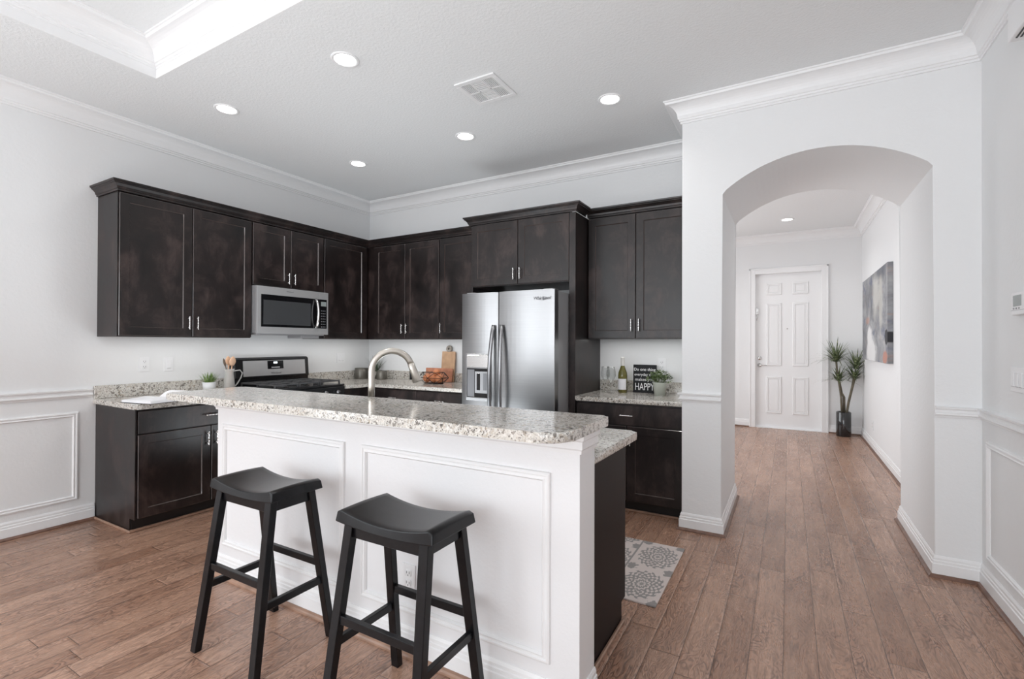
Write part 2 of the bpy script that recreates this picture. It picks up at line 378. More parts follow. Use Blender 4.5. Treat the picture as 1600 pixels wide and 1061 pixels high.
def add_prism(bm, outline, axis, a, b, bev=0, seg=2):
    """outline: 2-D points; axis 'y' -> (x,z) extruded in y; 'z' -> (x,y); 'x' -> (y,z)"""
    def P(u, v, w):
        return {'y': (u, w, v), 'z': (u, v, w), 'x': (w, u, v)}[axis]
    A = [bm.verts.new(P(u, v, a)) for u, v in outline]; B = [bm.verts.new(P(u, v, b)) for u, v in outline]
    fa = bm.faces.new(A); fb = bm.faces.new(B[::-1]); n = len(A)
    for i in range(n):
        bm.faces.new((A[(i+1) % n], A[i], B[i], B[(i+1) % n]))
    if bev: bmesh.ops.bevel(bm, geom=list(fa.edges)+list(fb.edges), offset=bev, segments=seg, profile=.5, affect='EDGES')
def prism(*a, **k):
    bm = bmesh.new(); add_prism(bm, *a, **k); return bm
def add_sweep(bm, path, prof, closed=False, side=1, z=0):
    """sweep profile (out, up) along plan path; out is to the right of travel (side=1) or left (-1); mitred corners"""
    n = len(path); P = [Vector(p) for p in path]
    def nr(a, b):
        d = (b-a).normalized(); return Vector((d.y, -d.x))*side
    rings = []
    for i in range(n):
        if closed: n1 = nr(P[i-1], P[i]); n2 = nr(P[i], P[(i+1) % n])
        else:
            n1 = nr(P[i-1], P[i]) if i > 0 else nr(P[0], P[1]); n2 = nr(P[i], P[i+1]) if i < n-1 else n1
        m = (n1+n2)/(1+n1.dot(n2))
        rings.append([bm.verts.new((P[i].x+m.x*o, P[i].y+m.y*o, z+u)) for o, u in prof])
    k = len(prof)
    for i in range(n if closed else n-1):
        a, b = rings[i], rings[(i+1) % n]
        for j in range(k):
            bm.faces.new((a[j], a[(j+1) % k], b[(j+1) % k], b[j]))
    if not closed:
        bm.faces.new(rings[0]); bm.faces.new(rings[-1][::-1])
def sweep(*a, **k):
    bm = bmesh.new(); add_sweep(bm, *a, **k); return bm
def obj(name, bm, m, parent=None, loc=None, rot=None, smooth=False):
    bmesh.ops.recalc_face_normals(bm, faces=bm.faces)
    me = bpy.data.meshes.new(name); bm.to_mesh(me); bm.free()
    mm = M[m] if isinstance(m, str) else m
    me.materials.append(mm)
    if smooth:
        for p in me.polygons: p.use_smooth = True
    o = bpy.data.objects.new(name, me); COL.objects.link(o)
    if parent: o.parent = parent
    if loc: o.location = loc
    if rot: o.rotation_euler = rot
    return o
def tag(o, label, cat, group=None):
    o['label'] = label; o['category'] = cat
    if group: o['group'] = group
    return o
def thing(name, label, cat, loc=(0, 0, 0), rz=0, group=None):
    o = bpy.data.objects.new(name, None); COL.objects.link(o); o.empty_display_size = .05
    o.location = loc; o.rotation_euler = (0, 0, rz)
    return tag(o, label, cat, group)
def struct(name, bm, m, parent=None):
    o = obj(name, bm, m, parent)
    if not parent: o['kind'] = 'structure'
    return o
def dup(root, loc=None, rz=None, label=None):
    def cp(o, parent):
        c = o.copy(); COL.objects.link(c)
        if parent: c.parent = parent
        for ch in o.children: cp(ch, c)
        return c
    r = cp(root, None)
    if loc: r.location = loc
    if rz is not None: r.rotation_euler = (0, 0, rz)
    if label: r['label'] = label
    return r
def text(name, s, size, m, parent, loc, rot, extrude=.0006, align='CENTER', sx=1, shear=0):
    cu = bpy.data.curves.new(name, 'FONT'); cu.body = s; cu.size = size; cu.extrude = extrude; cu.align_x = align; cu.shear = shear
    t = bpy.data.objects.new(name, cu); COL.objects.link(t)
    dg = bpy.context.evaluated_depsgraph_get()
    me = bpy.data.meshes.new_from_object(t.evaluated_get(dg)); bpy.data.objects.remove(t)
    me.materials.clear(); me.materials.append(M[m])
    o = bpy.data.objects.new(name, me); COL.objects.link(o); o.parent = parent; o.location = loc; o.rotation_euler = rot; o.scale = (sx, 1, 1)
    return o

# ------------------------------------------------------------------ the room
XL, XR, YB, YA, YA2, YH, XH = -4.53, .93, 4.34, 3.62, 4.60, 8.65, -2.3
XC, XD, XJ = -.667, -.404, .728
HC = 3.05
struct('floor', box(-4.75, 1.1, -6.1, 8.85, -.06, 0), 'floor')
# left wall with a window opening behind the camera
bm = bmesh.new()
add_box(bm, XL-.15, XL, -6, -3.8, 0, 3.35); add_box(bm, XL-.15, XL, -.8, YA2, 0, 3.35)
add_box(bm, XL-.15, XL, -3.8, -.8, 0, .4); add_box(bm, XL-.15, XL, -3.8, -.8, 2.6, 3.35)
struct('wall_left', bm, 'paint')
bm = bmesh.new()
add_box(bm, XL-.15, -4.35, -6.15, -6, 0, 3.35); add_box(bm, .75, XR+.12, -6.15, -6, 0, 3.35)
add_box(bm, -4.35, .75, -6.15, -6, 2.8, 3.35)
struct('wall_rear', bm, 'paint')
struct('wall_back', box(XL-.15, XC, YB, YA2, 0, 3.35), 'paint')
zs, apex = 2.365, 2.572
hw = (XJ-XD)/2; xm = (XJ+XD)/2; rise = apex-zs; Rr = (hw*hw+rise*rise)/(2*rise)
out = [(XC, 0), (XD, 0), (XD, zs)]
a0 = math.asin(hw/Rr)
for i in range(1, 32):
    a = -a0+2*a0*i/32; out.append((xm+Rr*sin(a), apex-Rr+Rr*cos(a)))
out += [(XJ, zs), (XJ, 0), (XR+.04, 0), (XR+.04, 3.35), (XC, 3.35)]
bm = bmesh.new(); add_prism(bm, out, 'y', YA, YA2, .008, 3)
struct('wall_arch', bm, 'paint')
struct('wall_right', box(XR, XR+.12, -6, YH+.1, 0, 3.35), 'paint')
bm = bmesh.new()
DX0, DX1, DZ = -.466, .433, 2.44
add_box(bm, XH, DX0, YH, YH+.12, 0, 3.35); add_box(bm, DX1, XR, YH, YH+.12, 0, 3.35); add_box(bm, DX0, DX1, YH, YH+.12, DZ, 3.35)
struct('wall_foyer_end', bm, 'paint')
bm = bmesh.new()
add_box(bm, XH-.12, XH, YA2, 5.3, 0, 3.35); add_box(bm, XH-.12, XH, 7.9, YH+.12, 0, 3.35)
add_box(bm, XH-.12, XH, 5.3, 7.9, 0, .4); add_box(bm, XH-.12, XH, 5.3, 7.9, 2.6, 3.35)
struct('wall_foyer_left', bm, 'paint')
# ceiling with the tray recess
TX0, TX1, TY0, TY1, TZ = -3.6, 0.0, -4.2, 1.585, 3.25
bm = bmesh.new()
add_box(bm, XL-.15, TX0, -6.15, YA2, HC, TZ); add_box(bm, TX1, XR+.12, -6.15, YA2, HC, TZ)
add_box(bm, TX0, TX1, TY1, YA2, HC, TZ); add_box(bm, TX0, TX1, -6.15, TY0, HC, TZ)
add_box(bm, TX0-.2, TX1+.2, TY0-.2, TY1+.2, TZ, TZ+.08)
add_box(bm, XH-.12, XR+.12, YA2, YH+.12, HC, TZ)
struct('ceiling', bm, 'ceiling')
# crown mouldings
def crown_prof(h=.145, p=.11):
    pts = [(0, 0), (.009, 0), (.009, .013), (.016, .016), (.018, .027), (.025, .030), (.026, .037)]
    for i in range(1, 9):
        a = pi/2*i/8; pts.append((.026+(p-.040)*(1-cos(a)), .037+(h-.062)*sin(a)))
    pts += [(p-.012, h-.022), (p-.008, h-.012), (p, h-.010), (p, h), (0, h)]
    return pts
CP = crown_prof()
struct('trim_1', sweep([(XL, -6), (XL, YB), (XC, YB), (XC, YA), (XR, YA), (XR, -6)], CP, z=HC-.145), 'trim')
struct('trim_2', sweep([(XH, YA2), (XH, YH), (XR, YH), (XR, YA2)], CP, z=HC-.145), 'trim')
bm = sweep([(TX0, TY0), (TX0, TY1), (TX1, TY1), (TX1, TY0)], crown_prof(.14, .125), closed=True, z=TZ-.14)
add_sweep(bm, [(TX0, TY0), (TX0, TY1), (TX1, TY1), (TX1, TY0)], [(0, 0), (.006, 0), (.006, .06), (0, .06)], closed=True, z=HC)
struct('trim_3', bm, 'trim')
# chair rails
RP = [(0, 0), (.008, 0), (.012, .010), (.020, .016), (.020, .024), (.012, .030), (.012, .044), (.024, .050), (.026, .060), (0, .062)]
struct('trim_4', sweep([(XL, -6), (XL, 1.585)], RP, z=.914), 'trim')
struct('trim_5', sweep([(XC, YA+.05), (XC, YA), (XD, YA)], RP, z=.914), 'trim')
struct('trim_6', sweep([(XJ, YA), (XR, YA), (XR, -6)], RP, z=.912), 'trim')
# baseboards and shoe mouldings
BP = [(0, 0), (.016, 0), (.016, .075), (.012, .079), (.012, .092), (.008, .096), (.008, .108), (.003, .120), (0, .120)]
SP = [(0, 0), (.017, 0), (.016, .008), (.011, .015), (.004, .019), (0, .019)]
def off(path, d):
    n = len(path); P = [Vector(p) for p in path]; R_ = []
    for i in range(n):
        def nr(a, b):
            e = (b-a).normalized(); return Vector((e.y, -e.x))
        n1 = nr(P[i-1], P[i]) if i else nr(P[0], P[1]); n2 = nr(P[i], P[i+1]) if i < n-1 else n1
        m = (n1+n2)/(1+n1.dot(n2)); R_.append((P[i].x+m.x*d, P[i].y+m.y*d))
    return R_
for nm, path, tn, sm in (('baseboard_left', [(XL, -6), (XL, 1.60)], 'trim_7', 'shoe'),
                     ('baseboard_arch_left', [(XC, YA+.10), (XC, YA), (XD, YA), (XD, YA2), (XH, YA2)], 'trim_8', 'shoe'),
                     ('baseboard_right', [(XR, YH), (XR, YA2), (XJ, YA2), (XJ, YA), (XR, YA), (XR, -6)], 'trim_9', 'shoe'),
                     ('baseboard_foyer_left', [(XH, YH), (DX0-.085, YH)], 'trim_10', 'shoe'),
                     ('baseboard_foyer_right', [(DX1+.085, YH), (XR, YH)], 'trim_11', 'shoe')):
    struct(nm, sweep(path, BP), 'trim'); struct(tn, sweep(off(path, .016), SP), sm)
# wall picture-frame mouldings
def frame_mould(bm, plane, at, a0, a1, z0, z1, out, w=.034):
    """rectangular mitred moulding on a wall; plane 'x' (wall at x=at, runs in y) or 'y'"""
    prof = [(0, 0), (.002, .010), (.008, .013), (.013, .013), (.016, .009), (.022, .009), (.028, .012), (w, .004), (w, 0)]
    c = [(a0, z0), (a1, z0), (a1, z1), (a0, z1)]
    dirs = [(1, 1), (-1, 1), (-1, -1), (1, -1)]
    rings = []
    for (u, v), (du, dv) in zip(c, dirs):
        ring = []
        for s, h in prof:
            uu, vv = u+du*s, v+dv*s
            ring.append(bm.verts.new((at+out*h, uu, vv) if plane == 'x' else (uu, at+out*h, vv)))
        rings.append(ring)
    for i in range(4):
        a, b = rings[i], rings[(i+1) % 4]
        for j in range(len(prof)-1): bm.faces.new((a[j], a[j+1], b[j+1], b[j]))
bm = bmesh.new(); frame_mould(bm, 'x', XL, -.3, 1.505, .170, .812, 1); struct('trim_12', bm, 'trim')
bm = bmesh.new(); frame_mould(bm, 'x', XR, 1.3, 3.525, .175, .808, -1); struct('trim_13', bm, 'trim')
# front door
door = struct('door_1', box(DX0, DX1, YH+.045, YH+.085, .012, DZ, .001), 'trim')
bm = bmesh.new()
for (x0, x1) in ((-.311, -.098), (.052, .262)):
    for (z0, z1) in ((.235, .815), (.985, 1.975), (2.105, 2.29)):
        frame_mould(bm, 'y', YH+.045, x0, x1, z0, z1, -1, .03)
        add_box(bm, x0+.045, x1-.045, YH+.038, YH+.046, z0+.045, z1-.045, .004)
obj('door_panels', bm, 'trim', door)
bm = bmesh.new()
cp_ = [(0, 0), (0, .012), (.02, .02), (.065, .024), (.082, .018), (.085, 0)]
add_box(bm, DX0-.085, DX0+.004, YH-.02, YH, 0, DZ+.085, .004); add_box(bm, DX1-.004, DX1+.085, YH-.02, YH, 0, DZ+.085, .004)
add_box(bm, DX0, DX1, YH-.02, YH, DZ-.004, DZ+.085, .004)
add_box(bm, DX0-.085, DX0-.065, YH-.027, YH-.019, 0, DZ+.085, .002); add_box(bm, DX1+.065, DX1+.085, YH-.027, YH-.019, 0, DZ+.085, .002)
add_box(bm, DX0-.085, DX1+.085, YH-.027, YH-.019, DZ+.065, DZ+.085, .002)
obj('door_casing', bm, 'trim', door)
bm = bmesh.new(); add_lathe(bm, [(.0, -.03), (.012, -.03), (.014, -.012), (.032, -.01), (.034, 0)], (-.405, YH+.045, .99), 20, 'y', True)
add_tube(bm, [(-.405, YH+.01, .99), (-.405, YH-.005, .99), (-.36, YH-.008, .99), (-.30, YH-.006, .988)], [.011, .010, .009, .008], 10)
obj('door_handle', bm, 'chrome', door)
obj('deadbolt', lathe([(.0, -.022), (.018, -.022), (.026, -.015), (.030, 0)], (-.405, YH+.045, 1.10), 20, 'y'), 'chrome', door)
obj('peephole', lathe([(.0, -.006), (.008, -.006), (.010, 0)], (-.02, YH+.045, 1.57), 14, 'y'), 'chrome', door)
bm = bmesh.new(); add_box(bm, -.462, -.415, YH+.02, YH+.046, 1.80, 1.90, .004); add_tube(bm, [(-.44, YH+.02, 1.84), (-.43, YH-.0, 1.78), (-.445, YH+.01, 1.70)], .004, 8)
obj('door_guard', bm, 'chrome', door)
obj('door_sill', box(DX0, DX1, YH-.01, YH+.09, 0, .012, .002), 'plastic', door)
# window frames of the unseen living room and foyer side
def window_x(name, x, y0, y1, z0, z1, n):
    bm = bmesh.new(); t = .05
    add_box(bm, x-.06, x, y0, y1, z0, z0+t); add_box(bm, x-.06, x, y0, y1, z1-t, z1)
    for i in range(n+1):
        yy = y0+(y1-y0-t)*i/n; add_box(bm, x-.06, x, yy, yy+t, z0+t, z1-t)
    struct(name, bm, 'trim')
window_x('window_1', XL-.02, -3.8, -.8, .4, 2.6, 3)
window_x('window_2', XH-.02, 5.3, 7.9, .4, 2.6, 3)
bm = bmesh.new()
add_box(bm, -4.35, .75, -6.1, -6.03, 2.74, 2.8); add_box(bm, -4.35, .75, -6.1, -6.03, 0, .06)
for i in range(5): xx = -4.35+(5.1-.07)*i/4; add_box(bm, xx, xx+.07, -6.1, -6.03, .06, 2.74)
struct('window_3', bm, 'trim')

# ------------------------------------------------------------------ ceiling fixtures
def downlight():
    t = thing('recessed_light', '', 'light', (0, 0, HC))
    obj('trim_ring', lathe([(.063, -.001), (.066, -.005), (.080, -.006), (.084, -.002), (.084, 0)], seg=40, cap=False), 'trim', t)
    obj('lamp_lens', lathe([(0, -.002), (.064, -.002), (.064, 0)], seg=40), 'lamp', t)
    return t
D = downlight()
spots = [(-2.345, 2.04, 'round lit ceiling downlight nearest the camera, in front of the air vent'),
         (-3.61, 2.045, 'round lit ceiling downlight beside the left wall, nearest the tray ceiling corner'),
         (-3.60, 3.295, 'small lit ceiling downlight deepest in the corner above the microwave side'),
         (-2.34, 3.295, 'lit ceiling downlight above the refrigerator, behind the air vent'),
         (-1.095, 3.293, 'lit ceiling downlight nearest the arch wall crown'),
         (-.018, 7.68, 'lit ceiling downlight in the foyer seen through the arch'),
         (-.018, 5.55, 'added unseen foyer ceiling downlight just behind the arch')]  # last one is an extra lamp, out of view, added for foyer brightness
for i, (x, y, lb) in enumerate(spots):
    o = D if i == 0 else dup(D)
    o.location = (x, y, HC); o['label'] = lb; o['group'] = 'recessed ceiling lights'
    l = bpy.data.lights.new('downlight_beam', 'AREA'); l.shape = 'DISK'; l.size = .12; l.energy = 2.0 if y < 5 else 3.6; l.color = (1, .985, .96); l.spread = radians(130)
    lo = bpy.data.objects.new('downlight_beam', l); COL.objects.link(lo); lo.location = (x, y, HC-.008)
# square air vent: frame and six louvred cells
vt = thing('ceiling_vent', 'square white louvred air vent in the kitchen ceiling', 'vent', (-1.785, 2.75, HC))
bm = bmesh.new(); s = .155
add_box(bm, -s, s, -s, -s+.035, -.010, 0, .002); add_box(bm, -s, s, s-.035, s, -.010, 0, .002)
add_box(bm, -s, -s+.035, -s+.035, s-.035, -.010, 0, .002); add_box(bm, s-.035, s, -s+.035, s-.035, -.010, 0, .002)
add_box(bm, -s+.035, s-.035, -.006, .006, -.009, 0)
for xx in (-.042, .042): add_box(bm, xx-.005, xx+.005, -s+.035, s-.035, -.009, 0)
obj('vent_frame', bm, 'trim', vt)
obj('vent_backing', box(-s+.03, s-.03, -s+.03, s-.03, -.003, -.001), 'greyslot', vt)
bm = bmesh.new()
for ci, (xa, xb) in enumerate(((-.12, -.047), (-.037, .037), (.047, .12))):
    for (ya, yb) in ((-.12, -.006), (.006, .12)):
        n = 6
        if ci == 1:
            for k in range(n): y = ya+(yb-ya)*(k+.5)/n; add_box(bm, xa, xb, y-.006, y+.006, -.008, -.004)
        else:
            for k in range(n): x = xa+(xb-xa)*(k+.5)/n; add_box(bm, x-.0035, x+.0035, ya, yb, -.008, -.004)
obj('louvres', bm, 'trim', vt)
# box grille high on the right wall
g = thing('wall_grille_box', 'white box with slotted underside high on the right wall', 'vent', (XR, 2.70, 2.66))
obj('housing', box(-.09, 0, -.30, .24, 0, .14, .006, 2), 'plastic', g)
bm = bmesh.new()
for k in range(3): add_box(bm, -.075+k*.014, -.069+k*.014, -.28, .20, -.003, .001)
obj('slots', bm, 'slot', g)

# ------------------------------------------------------------------ wall plates
def plate(name, label, cat, loc, rz, kind, gang=1):
    t = thing(name, label, cat, loc, rz)     # faces local -y
    w = .07 if gang == 1 else .07+.046*(gang-1)
    obj('cover_plate', box(-w/2, w/2, -.006, 0, -.058, .058, .002, 2), 'plastic', t)
    if kind == 'outlet':
        for zc in (-.021, .021):
            rc = obj('receptacle', box(-.016, .016, -.009, -.005, zc-.014, zc+.014, .003), 'plastic', t)
            bm = bmesh.new(); add_box(bm, -.008, -.006, -.0098, -.0085, zc-.002, zc+.008); add_box(bm, .006, .008, -.0098, -.0085, zc-.002, zc+.008)
            add_box(bm, -.002, .002, -.0098, -.0085, zc-.010, zc-.006)
            obj('slots', bm, 'slot', rc)
    elif kind == 'rocker':
        for i in range(gang):
            xx = (i-(gang-1)/2)*.046
            r = obj('rocker', box(xx-.016, xx+.016, -.010, -.005, -.033, .033, .002), 'plastic', t)
            obj('rocker_gap', box(xx-.016, xx+.016, -.0105, -.009, -.034, -.0325), 'greyslot', r)
    return t
plate('electrical_outlet', 'white double outlet on the left wall above the open book', 'outlet', (XL, 1.92, 1.145), pi/2, 'outlet')
plate('light_switch', 'white rocker switch plate on the left wall, right of the outlet above the book', 'switch', (XL, 2.097, 1.14), pi/2, 'rocker')
plate('light_switch', 'white two-gang switch plate on the left wall between the range and the canisters', 'switch', (XL, 3.90, 1.15), pi/2, 'rocker', 2)
plate('electrical_outlet', 'white outlet on the wall above the small plant and black sign', 'outlet', (-.965, YB, 1.14), 0, 'outlet')
plate('electrical_outlet', 'white outlet low on the island panel behind the right stool', 'outlet', (-1.405, 1.58, .325), 0, 'outlet')
plate('electrical_outlet', 'white outlet low on the foyer wall below the painting', 'outlet', (XR, 7.6, .30), -pi/2, 'outlet')
plate('light_switch', 'white multi-gang switch plate on the right wall below the thermostat', 'switch', (XR, 3.10, 1.163), -pi/2, 'rocker', 4)
th = thing('thermostat', 'white wall thermostat with grey screen at the right edge', 'thermostat', (XR, 3.04, 1.515), -pi/2)
obj('housing', box(-.085, .085, -.026, 0, -.052, .052, .005, 2), 'plastic', th)
obj('screen', box(-.060, .03, -.0275, -.025, -.012, .038, .001), 'screen', th)
bm = bmesh.new()
for xx in (-.06, -.03, .0): add_box(bm, xx, xx+.012, -.028, -.025, -.026, -.018, .001)
add_box(bm, -.085, .085, -.0265, -.025, -.031, -.0295)
obj('buttons', bm, 'greyslot', th)

# ------------------------------------------------------------------ cabinet kit (local: x along the run, y=0 wall, front towards -y)
def handle_bm(L=.105):
    bm = bmesh.new(); h = L/2; prof = []
    for z, r in ((-h, .0), (-h, .0055), (-h+.006, .0065), (-h+.012, .0045), (-h+.022, .0042), (-h+.030, .006), (-h+.038, .0042), (-.012, .0045), (-.006, .0062), (.006, .0062), (.012, .0045)):
        prof.append((r, z))
    prof += [(.0042, h-.038), (.006, h-.030), (.0042, h-.022), (.0045, h-.012), (.0065, h-.006), (.0055, h), (0, h)]
    add_lathe(bm, prof, (0, -.028, 0), 12, 'z', False)
    for z in (-h+.016, h-.016):
        add_lathe(bm, [(.0075, 0), (.0045, -.006), (.0042, -.028)], (0, 0, z), 10, 'y')
    return bm
_hb = handle_bm(); _ho = obj('handle', _hb, 'chrome'); HANDLE = _ho.data; bpy.data.objects.remove(_ho)
def handle(parent, x, y, z, horiz=False):
    o = bpy.data.objects.new('handle', HANDLE); COL.objects.link(o); o.parent = parent; o.location = (x, y, z)
    if horiz: o.rotation_euler = (0, pi/2, 0)
    return o
def shaker_bm(x0, x1, yf, z0, z1, t=.019, rail=.062, rec=.008, gap=.0015):
    """door slab; yf is the front plane, recessed flat panel"""
    x0 += gap; x1 -= gap; z0 += gap; z1 -= gap; bm = bmesh.new(); yb = yf+t; b = .002
    def ring(i, y): return [bm.verts.new(p) for p in ((x0+i, y, z0+i), (x1-i, y, z0+i), (x1-i, y, z1-i), (x0+i, y, z1-i))]
    R = [ring(0, yb), ring(0, yf+b), ring(b, yf), ring(rail, yf), ring(rail+.0045, yf+rec)]
    bm.faces.new(R[0])
    for i_, (a, c) in enumerate(zip(R, R[1:])):
        for k in range(4):
            f = bm.faces.new((a[k], a[(k+1) % 4], c[(k+1) % 4], c[k]))
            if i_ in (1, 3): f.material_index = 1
    bm.faces.new(R[-1][::-1])
    return bm
def door_(t, x0, x1, yf, z0, z1, hside=None, hz=None):
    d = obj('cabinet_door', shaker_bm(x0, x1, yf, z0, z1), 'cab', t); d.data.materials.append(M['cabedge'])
    if hside: handle(d, x0+.030 if hside == 'l' else x1-.030, yf, hz)
    return d
def drawer_(t, x0, x1, yf, z0, z1):
    d = obj('drawer_front', box(x0+.0015, x1-.0015, yf, yf+.019, z0+.0015, z1-.0015, .002), 'cab', t)
    handle(d, (x0+x1)/2, yf, (z0+z1)/2, True)
    return d
UZ0, UZ1 = 1.365, 2.43
# --- uppers on the left wall (rz=90deg: local x -> world +Y, local -y -> world +X)
R90 = pi/2
u = thing('upper_cabinet', 'large dark two-door wall cabinet at the left end, left of the microwave', 'cabinet', (XL, 1.61, UZ0), R90)
obj('cabinet_body', box(0, 1.0, -.322, -.001, 0, 1.065, .001), 'cab', u)
door_(u, .004, .498, -.342, .006, 1.045, 'r', .115); door_(u, .502, .996, -.342, .006, 1.045, 'l', .115)
u = thing('upper_cabinet', 'short dark two-door wall cabinet above the microwave', 'cabinet', (XL, 2.612, 1.845), R90)
obj('cabinet_body', box(0, .772, -.322, -.001, 0, .585, .001), 'cab', u)
door_(u, .004, .384, -.342, .004, .565, 'r', .09); door_(u, .388, .768, -.342, .004, .565, 'l', .09)
u = thing('upper_cabinet', 'dark single-door wall cabinet between the microwave and the corner', 'cabinet', (XL, 3.386, UZ0), R90)
obj('cabinet_body', box(0, .612, -.322, -.001, 0, 1.065, .001), 'cab', u)
door_(u, .004, .575, -.342, .006, 1.045)
# --- uppers on the back wall
u = thing('upper_cabinet', 'dark two-door wall cabinet right of the corner, above the canisters', 'cabinet', (XL, YB, UZ0))
obj('cabinet_body', box(.001, 1.36, -.322, -.001, 0, 1.065, .001), 'cab', u)
door_(u, .430, .893, -.342, .006, 1.045, 'r', .115); door_(u, .897, 1.358, -.342, .006, 1.045, 'l', .115)
u = thing('upper_cabinet', 'dark one-door wall cabinet directly left of the refrigerator cabinet', 'cabinet', (-3.168, YB, UZ0))
obj('cabinet_body', box(0, .575, -.322, -.001, 0, 1.065, .001), 'cab', u)
door_(u, .004, .572, -.342, .006, 1.045, 'l', .115)
ub = thing('upper_cabinet', 'dark two-door wall cabinet above the wine bottle, right of the refrigerator', 'cabinet', (-1.528, YB, UZ0))
obj('cabinet_body', box(0, .859, -.322, -.001, 0, 1.065, .001), 'cab', ub)
door_(ub, .006, .420, -.342, .006, 1.045, 'r', .115); door_(ub, .424, .855, -.342, .006, 1.045, 'l', .115)
CAPP = [(0, 0), (.008, 0), (.008, .012), (.014, .015), (.018, .030), (.032, .046), (.040, .050), (.040, .056), (.048, .060), (.050, .072), (0, .072)]
obj('crown_moulding', sweep([(1*.0, -.342), (.861, -.342)], CAPP, z=1.053), 'cab', ub)
cm_ = obj('cabinet_crown_moulding', sweep([(XL, 1.608), (XL+.342, 1.608), (XL+.342, YB-.342), (-2.592, YB-.342)], CAPP, z=UZ0+1.053), 'cab')
tag(cm_, 'dark stepped crown moulding along the tops of the left and corner wall cabinets', 'moulding')
# --- refrigerator surround
u = thing('upper_cabinet', 'deep dark two-door cabinet with its own crown above the refrigerator', 'cabinet', (-2.590, YB, 0))
tag(obj('end_panel', box(-2.590, -2.569, YB-.590, YB-.001, 0, 2.418, .001), 'cab'), 'dark tall end panel left of the refrigerator', 'cabinet panel')
tag(obj('end_panel', box(-1.588, -1.531, YB-.610, YB-.001, 0, 2.418, .001), 'cab'), 'dark tall end panel right of the refrigerator, beside the wine counter', 'cabinet panel')
obj('cabinet_body', box(.022, 1.000, -.592, -.001, 1.845, 2.44, .001), 'cab', u)
door_(u, .020, .508, -.613, 1.851, 2.418, 'r', 1.94); door_(u, .512, 1.0, -.613, 1.851, 2.418, 'l', 1.94)
obj('crown_moulding', sweep([(-.001, -.400), (-.001, -.613), (1.060, -.613), (1.060, -.400)], CAPP, z=2.421), 'cab', u)
# --- base cabinets
def base_unit(label, loc, rz, w, depth, dx, doors, drawers, sidepanel=None, shoe=None):
    b = thing('base_cabinet', label, 'cabinet', loc, rz)
    bm = bmesh.new(); add_box(bm, 0, w, -depth+.02, -.001, .095, .858, .001); obj('cabinet_body', bm, 'cab', b)
    obj('toe_kick', box(.002, w-.002, -depth+.075, -.02, 0, .095), 'toe', b)
    for (x0, x1) in drawers: drawer_(b, x0, x1, -depth, .685, .845)
    for (x0, x1, hs) in doors: door_(b, x0, x1, -depth, .10, .680, hs, .585)
    return b
b = base_unit('dark base cabinet at the left end under the open book', (XL, 1.612, 0), R90, .992, .63, 0,
          [(.008, .495, 'r'), (.499, .986, 'l')], [(.008, .986)])
obj('end_panel', prism([(-.62, .095), (-.545, .095), (-.545, 0), (-.002, 0), (-.002, .858), (-.62, .858)], 'x', -.006, 0.0, 0), 'cab', b)
bm = bmesh.new(); add_box(bm, -.022, -.007, -.565, -.03, 0, .018, .005); add_box(bm, -.022, .99, -.580, -.556, 0, .018, .005); obj('shoe_moulding', bm, 'shoelight', b)
base_unit('dark base cabinet right of the range, in the back left corner', (XL, 3.388, 0), R90, .95, .63, 0,
          [(.008, .30, None)], [])
base_unit('dark base cabinet run on the back wall left of the refrigerator', (-3.89, YB, 0), 0, 1.29, .63, 0,
          [(.07, .67, 'r'), (.675, 1.28, 'l')], [(.07, .67), (.675, 1.28)])
b = base_unit('dark base cabinet with one wide drawer beside the arch column', (-1.528, YB, 0), 0, .859, .61, 0,
          [(.008, .425, 'r'), (.430, .853, 'l')], [(.008, .853)])
bm = bmesh.new(); add_box(bm, .0, .81, -.556, -.536, 0, .018, .005); obj('shoe_moulding', bm, 'shoelight', b)

# ------------------------------------------------------------------ worktops
def rounded_rect(x0, x1, y0, y1, r):
    """r: radii at (x0,y0),(x1,y0),(x1,y1),(x0,y1)"""
    pts = []
    for (cx, cy, a, rr) in ((x0, y0, pi, r[0]), (x1, y0, 1.5*pi, r[1]), (x1, y1, 0, r[2]), (x0, y1, .5*pi, r[3])):
        if rr <= 0: pts.append((cx, cy)); continue
        ox = cx+rr if cx == x0 else cx-rr; oy = cy+rr if cy == y0 else cy-rr
        for k in range(9): t = a+pi/2*k/8; pts.append((ox+rr*cos(t), oy+rr*sin(t)))
    return pts
CZ0, CZ1 = .860, .897
ct = thing('countertop', 'cream speckled granite countertop with backsplash under the open book', 'countertop', (XL, 1.60, 0))
bm = prism(rounded_rect(0.001, .665, -.012, 1.006, (0, .012, 0, 0)), 'z', CZ0, CZ1, .010, 3); obj('slab', bm, 'granite', ct)
tag(obj('backsplash', box(XL+.001, XL+.021, 1.590, 2.604, CZ1+.0005, .995, .002), 'granite'), 'low granite backsplash strip on the left wall behind the open book', 'backsplash')
ct = thing('countertop', 'cream speckled granite corner countertop under the canisters and boards', 'countertop', (XL, YB, 0))
L = [(.001, -.948), (.665, -.948), (.665, -.645), (1.935, -.645), (1.935, -.001), (.001, -.001)]
obj('slab', prism(L, 'z', CZ0, CZ1, .010, 3), 'granite', ct)
tag(obj('backsplash', box(XL+.001, XL+.021, 3.394, YB-.022, CZ1+.0005, .995, .002), 'granite'), 'low granite backsplash strip on the left wall right of the range', 'backsplash')
tag(obj('backsplash', box(XL+.001, XL+1.935, YB-.021, YB-.001, CZ1+.0005, .995, .002), 'granite'), 'low granite backsplash strip on the back wall behind canisters and cutting boards', 'backsplash')
ct = thing('countertop', 'cream speckled granite countertop under the wine bottle and black sign', 'countertop', (-1.526, YB, 0))
obj('slab', prism(rounded_rect(0, .857, -.642, -.001, (.018, 0, 0, 0)), 'z', CZ0, CZ1, .012, 3), 'granite', ct)
